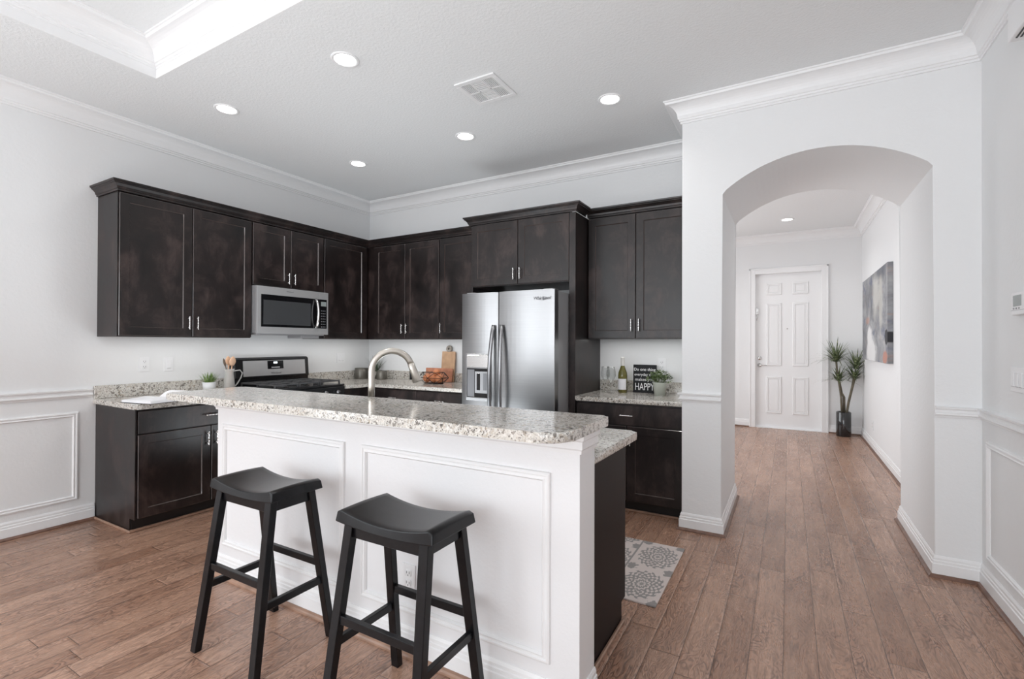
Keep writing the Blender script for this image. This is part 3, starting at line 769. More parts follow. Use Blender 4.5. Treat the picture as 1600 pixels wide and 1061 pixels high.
tag(obj('backsplash', box(-1.526, -.669, YB-.021, YB-.001, CZ1+.0005, .993, .002), 'granite'), 'low granite backsplash strip behind the wine bottle and black sign', 'backsplash')

# ------------------------------------------------------------------ island
KX0, KX1, KY0, KY1 = -2.855, -.630, 1.580, 1.728
isl = thing('kitchen_island', 'white panelled island half wall behind the two black stools', 'island', (KX0, KY0, 0))
w, d = KX1-KX0, KY1-KY0
obj('half_wall', box(0, w, 0, d, 0, 1.008, .003, 2), 'islandpaint', isl)
ipath = [(0, d), (0, 0), (w, 0), (w, d)]
CAPM = [(0, 0), (.008, .0), (.009, .012), (.014, .018), (.014, .044), (.021, .050), (.022, .068), (0, .068)]
obj('cap_moulding', sweep(ipath, CAPM, side=1, z=.940), 'trim', isl)
obj('baseboard', sweep(ipath, BP), 'trim', isl)
obj('shoe_moulding', sweep(off(ipath, .016), SP), 'shoelight', isl)
bm = bmesh.new(); frame_mould(bm, 'y', 0, .058, 1.055, .175, .862, -1); obj('panel_moulding', bm, 'trim', isl)
bm = bmesh.new(); frame_mould(bm, 'y', 0, 1.165, 2.115, .175, .862, -1); obj('panel_moulding', bm, 'trim', isl)
bar = obj('bar_countertop', prism(rounded_rect(-3.005, -.602, 1.362, 1.818, (.05, .085, .02, .02)), 'z', 1.009, 1.045, .013, 4), 'granite')
tag(bar, 'long raised granite bar top on the white island', 'countertop')
ic = thing('island_cabinet', 'dark island base cabinets behind the white half wall, with bare end panel', 'cabinet', (-.70, 2.33, 0), pi)
# local x runs towards -X world, front (-y) towards +Y world
bm = bmesh.new()      # hollow where the sink hangs
for bx_ in ((0, 2.14, 0, .595, .095, .69), (0, .80, 0, .595, .69, .858), (1.52, 2.14, 0, .595, .69, .858), (.80, 1.52, 0, .03, .69, .858), (.80, 1.52, .41, .595, .69, .858)): add_box(bm, *bx_)
obj('cabinet_body', bm, 'cab', ic)
obj('toe_kick', box(.004, 2.136, .055, .59, 0, .095), 'toe', ic)
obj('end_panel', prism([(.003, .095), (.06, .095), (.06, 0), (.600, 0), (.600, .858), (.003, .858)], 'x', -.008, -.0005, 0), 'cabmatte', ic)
for (x0, x1, hs) in ((.004, .44, 'l'), (.444, .90, 'r'), (.904, 1.36, 'l'), (1.364, 1.75, 'r'), (1.754, 2.136, 'l')):
    door_(ic, x0, x1, -.021, .10, .845, hs, .76)
bm = bmesh.new(); add_box(bm, -.025, -.009, .06, .600, 0, .018, .005); obj('shoe_moulding', bm, 'shoelight', ic)
lc = thing('island_countertop', 'low granite worktop of the island behind the raised bar', 'countertop', (-2.86, 1.730, 0))
bm = bmesh.new()
SX0, SX1, SY0, SY1 = .65, 1.35, .20, .56     # sink cut-out
lw, ld = 2.86-.640, .645
add_box(bm, 0, SX1, 0, SY0, CZ0, CZ1-.001); add_box(bm, 0, SX0, SY0, SY1, CZ0, CZ1-.001); add_box(bm, 0, SX1, SY1, ld, CZ0, CZ1-.001)
add_prism(bm, rounded_rect(SX1, lw, 0, ld, (0, 0, .035, 0)), 'z', CZ0, CZ1-.001, .012, 4)
obj('slab', bm, 'granite', lc)
sk = thing('sink_basin', 'stainless undermount sink basin set into the island worktop', 'sink', (-2.86+(SX0+SX1)/2, 1.730+(SY0+SY1)/2, .70))
bm = bmesh.new(); hx, hy = (SX1-SX0)/2, (SY1-SY0)/2
add_box(bm, -hx, hx, -hy, hy, 0, .004); add_box(bm, -hx-.004, -hx, -hy, hy, 0, .158); add_box(bm, hx, hx+.004, -hy, hy, 0, .158)
add_box(bm, -hx-.004, hx+.004, -hy-.004, -hy, 0, .158); add_box(bm, -hx-.004, hx+.004, hy, hy+.004, 0, .158)
obj('basin', bm, 'steeldark', sk)
obj('drain', lathe([(0, .0), (.03, .0), (.045, .003), (.045, 0)], (0, 0, .005), 20), 'chrome', sk)
# faucet
fc = thing('kitchen_faucet', 'brushed nickel high-arc pull-down faucet rising behind the bar top', 'faucet', (-1.936, 1.872, CZ1))
ax = Vector((.62, .785, 0)).normalized()
obj('base_flange', lathe([(.030, 0), (.030, .006), (.024, .012), (.0235, .10), (.021, .125), (.019, .13)], seg=28), 'nickel', fc)
bm = bmesh.new(); Rr_ = .108; top = .276
pts = [Vector((0, 0, .12)), Vector((0, 0, .2)), Vector((0, 0, top))]
AE = radians(160)
for k in range(1, 15):
    a = AE*k/14; pts.append(ax*(Rr_-Rr_*cos(a)) + Vector((0, 0, top+Rr_*sin(a))))
add_tube(bm, pts, .0175, 18); obj('spout', bm, 'nickel', fc)
td = ax*sin(AE) + Vector((0, 0, cos(AE))); e0 = pts[-1] - td*.004; e1 = e0 + td*.108
bm = bmesh.new()
add_tube(bm, [e0, e0.lerp(e1, .3), e1.lerp(e0, .05), e1], [.0185, .020, .0265, .025], 20); obj('spray_head', bm, 'nickel', fc)
bm = bmesh.new(); mid = e0.lerp(e1, .62); side = -ax*.022
add_tube(bm, [mid+side+Vector((0, 0, .028)), mid+side-Vector((0, 0, .028))], .007, 8); obj('spray_button', bm, 'rubber', fc)
bm = bmesh.new(); add_tube(bm, [(0.015, -.0, .07), (.05, .0, .075), (.075, .0, .11)], [.009, .008, .006], 10); obj('lever', bm, 'nickel', fc)

# ------------------------------------------------------------------ refrigerator
fr = thing('refrigerator', 'stainless side-by-side refrigerator with ice dispenser', 'refrigerator', (-2.487, 4.30, 0))
fw = .897; yb = -.77; yf = -.842      # body front, door front
obj('cabinet_body', box(.006, fw-.006, yb, 0, .03, 1.745, .006, 2), 'greypaint', fr)
def fridge_door(x0, x1, z0, z1, bulge):
    bm = bmesh.new(); n = 12; F_ = [(x0, yf+.008), (x0+.0012, yf+.003)]
    for i in range(n+1):
        x = x0+.004+(x1-x0-.008)*i/n; t = (i/n-.5)*2
        F_.append((x, yf-bulge*(1-t*t)))
    F_ += [(x1-.0012, yf+.003), (x1, yf+.008)]
    outl = F_+[(x1, yb-.006), (x0, yb-.006)]
    add_prism(bm, outl, 'z', z0, z1, .003, 2)
    for f in bm.faces:
        if abs(f.normal.z) < .5 and f.normal.y < -.7: f.smooth = True
    return bm
split = .379
dl = obj('freezer_door', fridge_door(.002, split-.0015, .06, 1.755, .012), 'steel', fr)
dr = obj('refrigerator_door', fridge_door(split+.0015, fw-.002, .06, 1.755, .012), 'steel', fr)
def fridge_handle(x, tilt):
    bm = bmesh.new(); pts = []
    z0, z1 = .52, 1.475
    for k in range(17):
        t = k/16; z = z0+(z1-z0)*t; b_ = sin(pi*t)
        pts.append((x+tilt*b_*.012, yf-.016-.052*b_**.7, z))
    add_tube(bm, pts, [.013]*17, 12, True, 1.3)
    return bm
obj('handle', fridge_handle(split-.040, -1), 'steeldark', dl); obj('handle', fridge_handle(split+.040, 1), 'steeldark', dr)
fy = yf-.012
dsp = obj('dispenser_frame', box(.058, .312, fy-.006, fy+.006, .835, 1.235, .003), 'steel', dl)
bm = bmesh.new()
add_box(bm, .070, .300, fy-.0085, fy-.004, .858, 1.11, .001); obj('dispenser_recess', bm, 'blackgloss', dsp)
obj('recess_back', box(.078, .150, fy-.0095, fy-.008, .866, 1.10, .001), 'dispenser', dsp)
obj('dispenser_display', box(.070, .300, fy-.010, fy-.004, 1.118, 1.225, .003), 'chrome', dsp)
bm = bmesh.new(); add_box(bm, .155, .292, fy-.0105, fy-.007, .90, 1.085, .002); obj('dispenser_paddle', bm, 'greypaint', dsp)
obj('dispenser_nozzle', box(.175, .210, fy-.013, fy-.009, .925, 1.070, .002), 'blackgloss', dsp)
obj('dispenser_nozzle', box(.240, .275, fy-.013, fy-.009, .925, 1.070, .002), 'dispenser', dsp)
obj('drip_tray', box(.070, .300, fy-.020, fy-.004, .845, .862, .003), 'greypaint', dsp)
text('brand_lettering', 'Whirlpool', .036, 'logo', dr, (.785, yf-.0118, 1.675), (pi/2, 0, 0), .001, shear=.2)
bm = bmesh.new(); add_tube(bm, [(.785+.045*cos(a), yf-.0125, 1.684+.014*sin(a)) for a in [2.6+k*.36 for k in range(15)]], .0011, 6); obj('brand_swoosh', bm, 'logo', dr)
obj('kick_grille', box(.02, fw-.02, yb-.01, yb+.02, .0, .055, .003), 'greypaint', fr)
obj('hinge_cover', box(.03, .12, yb-.04, yb+.06, 1.745, 1.765, .004), 'greypaint', fr)
obj('hinge_cover', box(fw-.12, fw-.03, yb-.04, yb+.06, 1.745, 1.765, .004), 'greypaint', fr)

# ------------------------------------------------------------------ microwave (local as wall unit)
mw = thing('microwave', 'stainless over-the-range microwave with dark window', 'microwave', (XL, 2.612, 1.395), R90)
W_ = .772; yf2 = -.41
obj('housing', box(.002, W_-.002, -.385, -.002, .015, .445, .003), 'greypaint', mw)
dr_ = obj('oven_door', box(.0, .655, yf2, -.385, .012, .440, .004, 2), 'steelsoft', mw)
ctl = obj('control_panel', box(.657, W_, yf2, -.385, .012, .440, .004, 2), 'steelsoft', mw)
obj('black_surround', box(.040, .655, yf2-.002, yf2+.001, .073, .368, .001), 'blackgloss', dr_)
obj('window', box(.062, .560, yf2-.0028, yf2-.0018, .095, .318, .0005), plain('dark_mesh_window', (.055, .057, .06), .18), dr_)
obj('black_surround', box(.657, .752, yf2-.002, yf2+.001, .073, .368, .001), 'blackgloss', ctl)
bm = bmesh.new()
for r_ in range(7):
    for c_ in range(3): add_box(bm, .682+c_*.020, .694+c_*.020, yf2-.0028, yf2-.0018, .085+r_*.027, .095+r_*.027)
obj('keypad', bm, plain('keypad_grey', (.16, .16, .17), .4), ctl)
obj('display', box(.680, .744, yf2-.0028, yf2-.0018, .30, .345), 'screen', ctl)
bm = bmesh.new(); add_tube(bm, [(.615, yf2-.004-.042*sin(pi*k/12)**.6 if 0 < k < 12 else yf2-.002, .078+.285*k/12) for k in range(13)], .0115, 12, True, 1.5); obj('handle', bm, 'chrome', dr_)
obj('vent_lip', box(.02, W_-.02, -.37, -.02, .0, .015, .002), 'greypaint', mw)
obj('grease_filter', box(.49, .70, -.36, -.15, -.028, .0, .003), 'greypaint', mw)
text('brand_lettering', 'Whirlpool', .018, 'logo', dr_, (.33, yf2-.0012, .405), (pi/2, 0, 0), .0004, shear=.2)

# ------------------------------------------------------------------ gas range
rg = thing('gas_range', 'black and stainless gas range between the left countertops', 'stove', (XL, 2.612, 0), R90)
w = .772
obj('oven_body', box(.004, w-.004, -.62, -.03, .02, .895, .003), 'blackenamel', rg)
od = obj('oven_door', box(.010, w-.010, -.655, -.622, .19, .775, .005, 2), 'steel', rg)
obj('window', box(.14, w-.14, -.658, -.654, .33, .62, .002), 'blackgloss', od)
bm = bmesh.new(); add_tube(bm, [(.06, -.70, .73), (w-.06, -.70, .73)], .012, 12); add_box(bm, .08, .10, -.70, -.654, .722, .738); add_box(bm, w-.10, w-.08, -.70, -.654, .722, .738); obj('handle', bm, 'chrome', od)
obj('storage_drawer', box(.010, w-.010, -.652, -.622, .03, .185, .004), 'steel', rg)
kp = obj('knob_panel', box(.004, w-.004, -.665, -.62, .785, .893, .006, 2), 'blackenamel', rg)
for k in range(5): obj('knob', lathe([(.0, -.03), (.018, -.03), (.021, -.022), (.023, 0)], (.10+k*(w-.2)/4, -.665, .84), 18, 'y'), 'steeldark', kp)
ctp = obj('cooktop', box(.0, w, -.66, -.10, .895, .915, .006, 2), 'blackenamel', rg)
for (bx, by) in ((.19, -.50), (.19, -.24), (w/2, -.37), (w-.19, -.50), (w-.19, -.24)):
    obj('burner', lathe([(.048, 0), (.048, .008), (.036, .012), (.036, .018), (.0, .020)], (bx, by, .915), 22), 'iron', ctp)
def grate(x0, x1):
    bm = bmesh.new(); z0, z1, t = .940, .952, .006
    for y in (-.62, -.13): add_box(bm, x0, x1, y-t, y+t, z0, z1, .002)
    for x in (x0+t, x1-t): add_box(bm, x-t, x+t, -.62, -.13, z0, z1, .002)
    for y in (-.50, -.375, -.24): add_box(bm, x0, x1, y-t, y+t, z0, z1, .002)
    xm_ = (x0+x1)/2; add_box(bm, xm_-t, xm_+t, -.62, -.13, z0, z1, .002)
    for x in (x0+t, x1-t):
        for y in (-.62, -.375, -.13): add_box(bm, x-t, x+t, y-t, y+t, .915, z0+.002)
    return bm
obj('grate', grate(.03, .27), 'iron', rg); obj('grate', grate(.275, w-.275), 'iron', rg); obj('grate', grate(w-.27, w-.03), 'iron', rg)
bg = obj('backguard', prism([(-.012, .895), (-.012, 1.180), (-.075, 1.180), (-.100, 1.165), (-.115, .990), (-.100, .985), (-.100, .895)], 'x', -.012, w-.002, .003), 'blackenamel', rg)
def on_slope(u0, u1, v0, v1, off_=.002, t=.003):
    """flat box on the sloping face of the backguard (v measured along world z)"""
    bm = bmesh.new(); p0, p1 = Vector((-.115, .990)), Vector((-.100, 1.165)); dv = (p1-p0).normalized(); nn = Vector((-dv.y, dv.x))
    P_ = []
    for x in (u0, u1):
        for o_ in (off_, off_+t):
            for v in (v0, v1):
                q = p0+dv*(v-.990)+nn*o_; P_.append((x, q.x, q.y))
    vs = [bm.verts.new(p) for p in P_]
    for q in ((0, 1, 3, 2), (4, 6, 7, 5), (0, 4, 5, 1), (2, 3, 7, 6), (0, 2, 6, 4), (1, 5, 7, 3)): bm.faces.new([vs[i] for i in q])
    return bm
obj('control_fascia', on_slope(.062, w-.045, 1.003, 1.150, 0), plain('grey_stainless_fascia', (.56, .56, .565), .4, metal=.6), bg)
dp = obj('display_panel', on_slope(.305, .475, 1.066, 1.146, .003, .002), 'blackgloss', bg)
obj('clock_digits', on_slope(.370, .408, 1.118, 1.136, .0052, .0006), 'clock', dp)
bm = on_slope(.345, .435, 1.074, 1.086, .0052, .0006)
obj('keypad', bm, plain('keypad_pale', (.35, .35, .36), .4), dp)
text('brand_lettering', 'Whirlpool', .026, 'logo', bg, (.39, -.1185, 1.018), (pi/2-.086, 0, 0), .0005, shear=.2)

# ------------------------------------------------------------------ stools
def make_stool():
    t = thing('bar_stool', '', 'stool')
    SH = .735
    # saddle seat: long in x, dipped in the middle, thick ends
    bm = bmesh.new(); nx, ny = 24, 8; hx, hy = .222, .122
    top, bot = [], []
    for i in range(nx+1):
        u = -1+2*i/nx; rt, rb = [], []
        for j in range(ny+1):
            v = -1+2*j/ny
            zt = SH-.030*(1-u*u)**1.0 - .004*v*v
            zt -= .012*max(0, abs(u)-.93)/.07
            x = hx*u; fl_ = .008
            rt.append(bm.verts.new((x*(1-.020), (hy-.006)*v, zt)))
            zb = SH-.052 if abs(u) > .86 else SH-.056
            zb = SH-.050-.014*(1-u*u)
            rb.append(bm.verts.new((x*1.0, hy*v, zb)))
        top.append(rt); bot.append(rb)
    for i in range(nx):
        for j in range(ny):
            f = bm.faces.new((top[i][j], top[i+1][j], top[i+1][j+1], top[i][j+1])); f.smooth = True
            f = bm.faces.new((bot[i][j], bot[i][j+1], bot[i+1][j+1], bot[i+1][j]))
        for j in (0, ny):
            bm.faces.new((top[i][j], top[i+1][j], bot[i+1][j], bot[i][j]))
    for i in (0, nx):
        for j in range(ny): bm.faces.new((top[i][j], top[i][j+1], bot[i][j+1], bot[i][j]))
    bmesh.ops.recalc_face_normals(bm, faces=bm.faces)
    es = [e for e in bm.edges if len(e.link_faces) == 2 and e.calc_face_angle(0) > .7]
    bmesh.ops.bevel(bm, geom=es, offset=.004, segments=2, profile=.6, affect='EDGES')
    obj('seat', bm, 'stool', t)
    # legs, splayed both ways
    T = (.172, .088, SH-.045); B = (.206, .182, 0)
    def leg(sx, sy):
        bm = bmesh.new(); a, c = .020, .016
        q = []
        for (X_, Y_, Z_), s in ((T, 1), (B, .92)):
            for dx, dy in ((-a, -c), (a, -c), (a, c), (-a, c)): q.append(bm.verts.new((sx*X_+dx*s, sy*Y_+dy*s, Z_)))
        for f in ((0, 1, 2, 3), (7, 6, 5, 4), (0, 4, 5, 1), (1, 5, 6, 2), (2, 6, 7, 3), (3, 7, 4, 0)): bm.faces.new([q[i] for i in f])
        bmesh.ops.bevel(bm, geom=list(bm.edges), offset=.002, segments=1, affect='EDGES')
        return bm
    for sx in (-1, 1):
        for sy in (-1, 1): obj('leg', leg(sx, sy), 'stool', t)
    def at(z):
        k = (T[2]-z)/T[2]; return T[0]+(B[0]-T[0])*k, T[1]+(B[1]-T[1])*k
    def railx(z, sy, h=.030):
        X_, Y_ = at(z); return box(-X_+.012, X_-.012, sy*Y_-.010, sy*Y_+.010, z-h/2, z+h/2, .002)
    def raily(z, sx, h=.030):
        X_, Y_ = at(z); return box(sx*X_-.010, sx*X_+.010, -Y_+.008, Y_-.008, z-h/2, z+h/2, .002)
    for sy in (-1, 1): obj('apron', box(-T[0]+.01, T[0]-.01, sy*.088-.010, sy*.088+.010, SH-.105, SH-.062, .001), 'stool', t)
    for sx in (-1, 1): obj('apron', box(sx*.174-.010, sx*.174+.010, -.08, .08, SH-.100, SH-.052, .001), 'stool', t)
    obj('stretcher', railx(.355, -1), 'stool', t); obj('stretcher', railx(.345, 1), 'stool', t)
    obj('stretcher', raily(.270, -1), 'stool', t); obj('stretcher', raily(.270, 1), 'stool', t)
    return t
st = make_stool(); st.location = (-2.003, 1.318, 0); st['label'] = 'black saddle-seat bar stool on the left, nearer the open book'; st['group'] = 'bar stools at the island'
s2 = dup(st, (-1.192, 1.318, 0), 0, 'black saddle-seat bar stool on the right, in front of the island outlet')

# ------------------------------------------------------------------ rug
rg_ = obj('kitchen_rug', box(-1.20, 0, 0, .785, 0, .009, .003, 2), 'rug', None, (-.578, 2.468, 0.001), (0, 0, 0))
tag(rg_, 'cream and grey medallion rug on the floor behind the island', 'rug')

# ------------------------------------------------------------------ plants
def add_blade(bm, base, d, L, w, droop, lift=1.0, n=4):
    """thin curved leaf from base in horizontal direction d"""
    d = Vector(d); side = Vector((-d.y, d.x, 0)); 
    if side.length < 1e-4: side = Vector((1, 0, 0))
    side.normalize(); prev = None
    for k in range(n+1):
        t = k/n; p = Vector(base)+Vector((d.x, d.y, 0))*L*t + Vector((0, 0, lift*L*t-droop*L*t*t))
        ww = w*(1-t)**.7*(.5+min(t*3, .5)) if k < n else .0004
        a = bm.verts.new(p-side*ww); b = bm.verts.new(p+side*ww)
        if prev: f = bm.faces.new((prev[0], prev[1], b, a)); f.smooth = True
        prev = (a, b)
pl = thing('potted_grass', 'small grass plant in a white pot behind the bar, left of the pitcher', 'plant', (-4.36, 2.337, CZ1))
obj('pot', lathe([(.0, 0), (.042, 0), (.052, .083), (.047, .083), (.044, .070), (0, .070)], seg=28), 'whitepot', pl)
obj('soil', lathe([(0, .0725), (.044, .0725), (.044, .0705)], seg=20), 'soil', pl)
bm = bmesh.new()
for _ in range(150):
    a = random.uniform(0, 2*pi); r = random.uniform(0, .036); s_ = random.uniform(.15, .75)*(.4+r/.036)
    add_blade(bm, (r*cos(a), r*sin(a), .072), (cos(a)*s_, sin(a)*s_), random.uniform(.06, .105), .0032, .15*s_)
obj('grass_blades', bm, 'grass', pl)
pl = thing('potted_herb', 'leafy green plant in a pale tapered pot in front of the black sign', 'plant', (-.935, 4.12, CZ1))
obj('pot', lathe([(.0, 0), (.043, 0), (.056, .098), (.060, .100), (.060, .108), (.053, .108), (.050, .09), (0, .09)], seg=28), 'creampot', pl)
obj('soil', lathe([(0, .094), (.051, .094), (.051, .0905)], seg=20), 'soil', pl)
bm = bmesh.new()
for _ in range(330):
    a = random.uniform(0, 2*pi); ph = random.uniform(0, 1)**.6; R_ = .095*ph; zz = .112+.085*sqrt(max(0, 1-ph*ph))*random.uniform(.3, 1.1)
    b0 = Vector((R_*cos(a), R_*sin(a), zz)); aa = a+random.uniform(-1, 1)
    add_blade(bm, b0, (cos(aa)*.9, sin(aa)*.9), random.uniform(.028, .05), .0095, .5, random.uniform(.1, .9), 3)
for _ in range(30):
    a = random.uniform(0, 2*pi); add_tube(bm, [(0.02*cos(a), .02*sin(a), .094), (.07*cos(a), .07*sin(a), .15)], .0012, 5)
obj('leaves', bm, 'boxleaf', pl)
pl = thing('spiky_plant', 'dark wispy plant between the two pewter canisters', 'plant', (-4.31, 4.24, CZ1))
obj('pot', lathe([(0, 0), (.035, 0), (.042, .09), (.037, .09), (.035, .08), (0, .08)], seg=20), 'pewter', pl)
bm = bmesh.new()
for _ in range(75):
    a = random.uniform(0, 2*pi); s_ = random.uniform(.1, .95)
    add_blade(bm, (.02*cos(a), .02*sin(a), .085), (cos(a)*s_, sin(a)*s_*.6), random.uniform(.13, .21), .0026, .3*s_, 1.05)
obj('leaves', bm, 'darkgrass', pl)
# tall foyer plant
pl = thing('floor_plant', 'tall spiky-leaved plant in a black cylinder pot in the foyer corner', 'plant', (.690, 8.46, 0))
obj('pot', lathe([(0, 0), (.086, 0), (.092, .01), (.092, .345), (.086, .352), (.080, .345), (.080, .30), (0, .30)], seg=36), 'blackpot', pl)
obj('soil', lathe([(0, .318), (.079, .318), (.079, .301)], seg=24), 'soil', pl)
def stem(pts, r): bm = bmesh.new(); add_tube(bm, pts, r, 9); return bm
obj('stem', stem([(-.02, 0, .30), (-.03, 0, .55), (-.045, 0, .68), (-.06, .0, .80)], [.014, .013, .012, .014]), 'stem', pl)
obj('stem', stem([(.01, .02, .30), (.005, .02, .56), (-.02, .02, .62), (-.05, .02, .80), (-.08, .02, .98), (-.09, .02, 1.10)], [.018, .017, .013, .012, .012, .014]), 'stem', pl)
obj('stem', stem([(.03, -.01, .30), (.06, -.01, .50), (.10, -.01, .70), (.13, -.01, .86)], [.017, .016, .016, .020]), 'stem', pl)
def cluster(c, n, L, up=.9):
    bm = bmesh.new()
    for i in range(n):
        a = 2.4*i; s_ = .42+.72*(i/n); zz = up*(1-.8*(i/n))
        dx, dy = cos(a)*s_, sin(a)*s_*.6
        add_blade(bm, (c[0]+dx*.02, c[1]+dy*.02, c[2]-.03+.02*(1-i/n)), (dx, dy), L*random.uniform(.85, 1.15), .0135, .6*s_, zz+.25, 6)
    return bm
obj('leaf_cluster', cluster((-.09, .02, 1.10), 60, .36), 'palmleaf', pl)
obj('leaf_cluster', cluster((-.06, 0, .82), 40, .26, .8), 'palmleaf', pl)
obj('leaf_cluster', cluster((.13, -.01, .86), 44, .32, .7), 'palmleaf', pl)
obj('leaf_cluster', cluster((.15, .0, 1.00), 44, .30, 1.0), 'palmleaf', pl)

# ------------------------------------------------------------------ painting
pt_ = obj('canvas_painting', box(-.048, 0, -1.93, 0, 0, 1.05, .002), 'painting', None, (XR-.001, 8.16, 1.128))
tag(pt_, 'large abstract grey, white and rust canvas on the foyer right wall', 'painting')

# ------------------------------------------------------------------ countertop items
pc = thing('glass_pitcher', 'clear glass pitcher holding wooden spoons beside the range', 'pitcher', (-4.33, 2.492, CZ1))
obj('vessel', lathe([(0, 0), (.044, 0), (.047, .01), (.040, .10), (.033, .150), (.036, .175), (.043, .190), (.040, .190), (.033, .175), (.030, .150), (.036, .10), (.043, .012), (0, .008)], seg=28), 'hazy', pc)
bm = bmesh.new(); add_tube(bm, [(.012, .036, .172), (.018, .085, .178), (.020, .108, .150), (.020, .095, .110), (.018, .065, .060), (.012, .045, .035)], .0055, 10); obj('handle', bm, 'hazy', pc)
def spoon(name, lb, base, tip, mat_, rw, rl_, flat):
    bm = bmesh.new(); b0, t0 = Vector(base), Vector(tip); add_tube(bm, [b0, b0.lerp(t0, .5), t0], [.0045, .004, .005], 8)
    d_ = (t0-b0).normalized(); pts_, rs_ = [], []
    for k in range(9): s_ = k/8; pts_.append(t0+d_*(rl_*s_)); rs_.append(max(.001, rw*sin(pi*(.08+.9*s_))**.7))
    add_tube(bm, pts_, rs_, 12, True, flat)
    o = obj(name, bm, mat_); return tag(o, lb, 'utensil')
B_ = Vector((-4.33, 2.492, CZ1+.014))
spoon('wooden_spoon', 'round pale wooden spoon, tallest in the glass pitcher', B_+Vector((.012, -.008, 0)), B_+Vector((.034, .004, .205)), 'spoon', .030, .085, .35)
spoon('wooden_spoon', 'wide pale wooden spoon behind the tallest one in the pitcher', B_+Vector((-.01, 0, 0)), B_+Vector((-.006, -.006, .212)), 'spoon', .026, .08, .35)
spoon('wooden_spatula', 'pale wooden spatula leaning right in the glass pitcher', B_+Vector((-.008, -.020, 0)), B_+Vector((-.036, .016, .20)), 'spoon', .018, .070, .25)
spoon('dark_spatula', 'thin dark spatula leaning left out of the glass pitcher', B_+Vector((.005, .018, 0)), B_+Vector((-.005, -.030, .20)), 'darkspoon', .012, .075, .3)

bk = thing('open_book', 'open book with white pages on the left granite countertop', 'book', (-3.985, 1.865, CZ1+.001), radians(10))
def page(sgn):
    bm = bmesh.new(); n = 14; prev = None; w_ = .245; dep = .15
    rows = []
    for i in range(n+1):
        t = i/n; y = sgn*w_*t; z = .010+.026*sin(min(1, t*2.2)*pi/2)*(1-.72*t)
        rows.append((y, z))
    A = [[bm.verts.new((x, y, z)) for (y, z) in rows] for x in (-dep, dep)]
    Bv = [[bm.verts.new((x, y, .002)) for (y, z) in rows] for x in (-dep, dep)]
    for i in range(n):
        f = bm.faces.new((A[0][i], A[0][i+1], A[1][i+1], A[1][i])); f.smooth = True
        bm.faces.new((Bv[0][i], Bv[1][i], Bv[1][i+1], Bv[0][i+1]))
        for s_ in (0, 1): bm.faces.new((A[s_][i], A[s_][i+1], Bv[s_][i+1], Bv[s_][i]))
    bm.faces.new((A[0][n], A[1][n], Bv[1][n], Bv[0][n])); bm.faces.new((A[0][0], A[1][0], Bv[1][0], Bv[0][0]))
    return bm
obj('page_block', page(-1), 'paper', bk); obj('page_block', page(1), 'paper', bk)
obj('cover', box(-.155, .155, -.25, .25, 0, .002), 'signboard', bk)
bm = bmesh.new(); prev = None
for k in range(9):
    t = k/8; y = .012+.10*t; z = .012+.045*sin(t*pi*.55); a = bm.verts.new((-.15, y, z)); b2 = bm.verts.new((.15, y, z))
    if prev: f = bm.faces.new((prev[0], prev[1], b2, a)); f.smooth = True
    prev = (a, b2)
obj('turning_page', bm, 'paper', bk)

def canister(label, loc, r, h):
    c = thing('canister', label, 'canister', loc)
    obj('body', lathe([(0, 0), (r*.97, 0), (r, .006), (r, h-.012), (r*.98, h-.010)], seg=36), 'pewter', c)
    obj('lid', lathe([(r*1.01, h-.012), (r*1.01, h-.004), (r*.96, h), (0, h)], seg=36), M['pewter'], c)
    return c
canister('larger dark pewter canister in the back corner of the counter', (-4.435, 4.13, CZ1), .078, .128)
canister('smaller dark pewter canister behind the faucet', (-4.145, 4.17, CZ1), .060, .102)
# boards
cb = thing('cutting_board', 'tall pale wood paddle cutting board leaning on the wall', 'cutting board', (-3.27, 4.272, CZ1+.002))
cb.rotation_euler = (-.09, 0, 0)
obj('board', box(-.090, .090, 0, .016, 0, .335, .005, 2), 'wood', cb)
bm = bmesh.new(); add_lathe(bm, [(.013, 0), (.036, 0), (.038, .008), (.036, .016), (.013, .016), (.013, 0)], (0, 0, .365), 24, 'y', False); obj('ring_handle', bm, plain('mottled_grey_wood', (.35, .31, .27), .6, vary=.4), cb)
cb2 = thing('serving_board', 'low wide reddish wooden board behind the wire basket', 'cutting board', (-3.365, 4.235, CZ1+.002))
cb2.rotation_euler = (-.12, 0, 0)
obj('board', box(-.185, .185, 0, .014, 0, .150, .004, 2), 'copperboard', cb2)
# wire basket with fruit
wb = thing('wire_basket', 'black geometric wire basket holding round orange fruit', 'basket', (-3.262, 4.03, CZ1))
bm = bmesh.new(); n = 6
def hexr(r, z, k0=0): return [Vector((r*cos(2*pi*(k+k0)/n)*1.0, r*.55*sin(2*pi*(k+k0)/n), z)) for k in range(n)]
lo, md, up_ = hexr(.125, .004), hexr(.185, .062, .5), hexr(.150, .118)
for k in range(n):
    for a_, b_ in ((lo[k], lo[(k+1) % n]), (up_[k], up_[(k+1) % n]), (md[k], md[(k+1) % n]), (lo[k], md[k]), (lo[(k+1) % n], md[k]), (md[k], up_[k]), (md[k], up_[(k+1) % n]), (lo[k], -lo[k]+Vector((0, 0, .008)))):
        add_tube(bm, [a_, b_], .0027, 6)
obj('wire_frame', bm, 'blackwire', wb)
flabels = ['leftmost round orange fruit in the wire basket', 'middle round orange fruit in the wire basket', 'rightmost round orange fruit in the wire basket', 'round orange fruit on top of the others in the wire basket']
fl_ = None
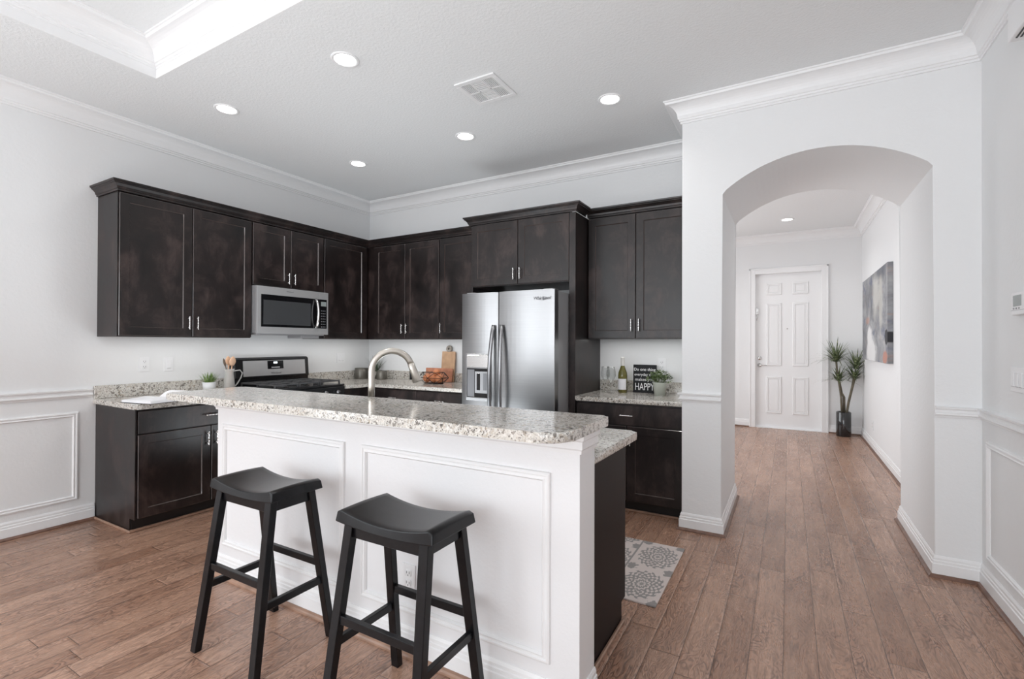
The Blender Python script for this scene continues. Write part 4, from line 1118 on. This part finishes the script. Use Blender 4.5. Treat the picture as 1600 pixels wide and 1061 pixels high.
for (dx, dy, dz, rr_), lb in zip(((-.085, .0, .055, .045), (.0, .008, .055, .045), (.083, -.004, .055, .045), (.035, .012, .117, .038)), flabels):
    loc = (-3.262+dx, 4.03+dy, CZ1+dz)
    prof = [(rr_*sin(pi*k/14), -rr_*cos(pi*k/14)) for k in range(15)]; prof[7] = (prof[7][0]*1.01, prof[7][1])
    o = obj('orange_fruit', lathe(prof, seg=22, cap=False), 'fruit'); o.location = loc; tag(o, lb, 'fruit', 'fruit in the wire basket')
# wine glasses
def wineglass(label, loc):
    o = obj('wine_glass', lathe([(0, 0), (.034, .0), (.034, .002), (.006, .006), (.0035, .015), (.0035, .085), (.010, .095), (.034, .125), (.041, .155), (.038, .190), (.034, .226), (.0328, .226), (.0368, .190), (.0396, .155), (.0325, .127), (.008, .099), (0, .098)], seg=28), 'glass')
    o.location = loc; return tag(o, label, 'glass', 'wine glasses beside the bottle')
wineglass('clear stemmed wine glass furthest from the bottle', (-1.415, 4.15, CZ1))
wineglass('clear stemmed wine glass nearest the wine bottle', (-1.338, 4.07, CZ1))
wb_ = thing('wine_bottle', 'olive green wine bottle with white label beside the stemmed glasses', 'bottle', (-1.265, 4.17, CZ1))
obj('bottle_glass', lathe([(0, .004), (.036, 0), (.0395, .006), (.0395, .15), (.037, .175), (.026, .205), (.0165, .232), (.0145, .26), (.0145, .305), (0, .305)], seg=32), 'greenglass', wb_)
obj('capsule', lathe([(.0172, .235), (.0168, .30), (.0178, .302), (.0178, .311), (0, .312)], seg=24, cap=False), 'foil', wb_)
bm = bmesh.new(); 
R0_ = .0401; vs_ = []
for k in range(17):
    a = -pi/2-1.15+2.3*k/16; vs_.append((bm.verts.new((R0_*cos(a), R0_*sin(a), .028)), bm.verts.new((R0_*cos(a), R0_*sin(a), .122))))
for k in range(16): f = bm.faces.new((vs_[k][0], vs_[k+1][0], vs_[k+1][1], vs_[k][1])); f.smooth = True
lbl = obj('label', bm, 'label', wb_)
# black sign
sg = thing('black_sign', 'black block sign with white hand lettering behind the small plant', 'sign', (-1.092, 4.235, CZ1))
sg.rotation_euler = (-.04, 0, 0)
obj('board', box(-.100, .100, 0, .022, 0, .245, .002), 'signboard', sg)
for s_, z_, sz, sx_ in (('Do one thing', .192, .036, .98), ('everyday that', .148, .034, .96), ('makes you', .104, .037, 1.05), ('HAPPY', .024, .088, .64)):
    text('lettering', s_, sz, 'white', sg, (0, -.0008, z_), (pi/2, 0, 0), .0006, 'CENTER', sx_)
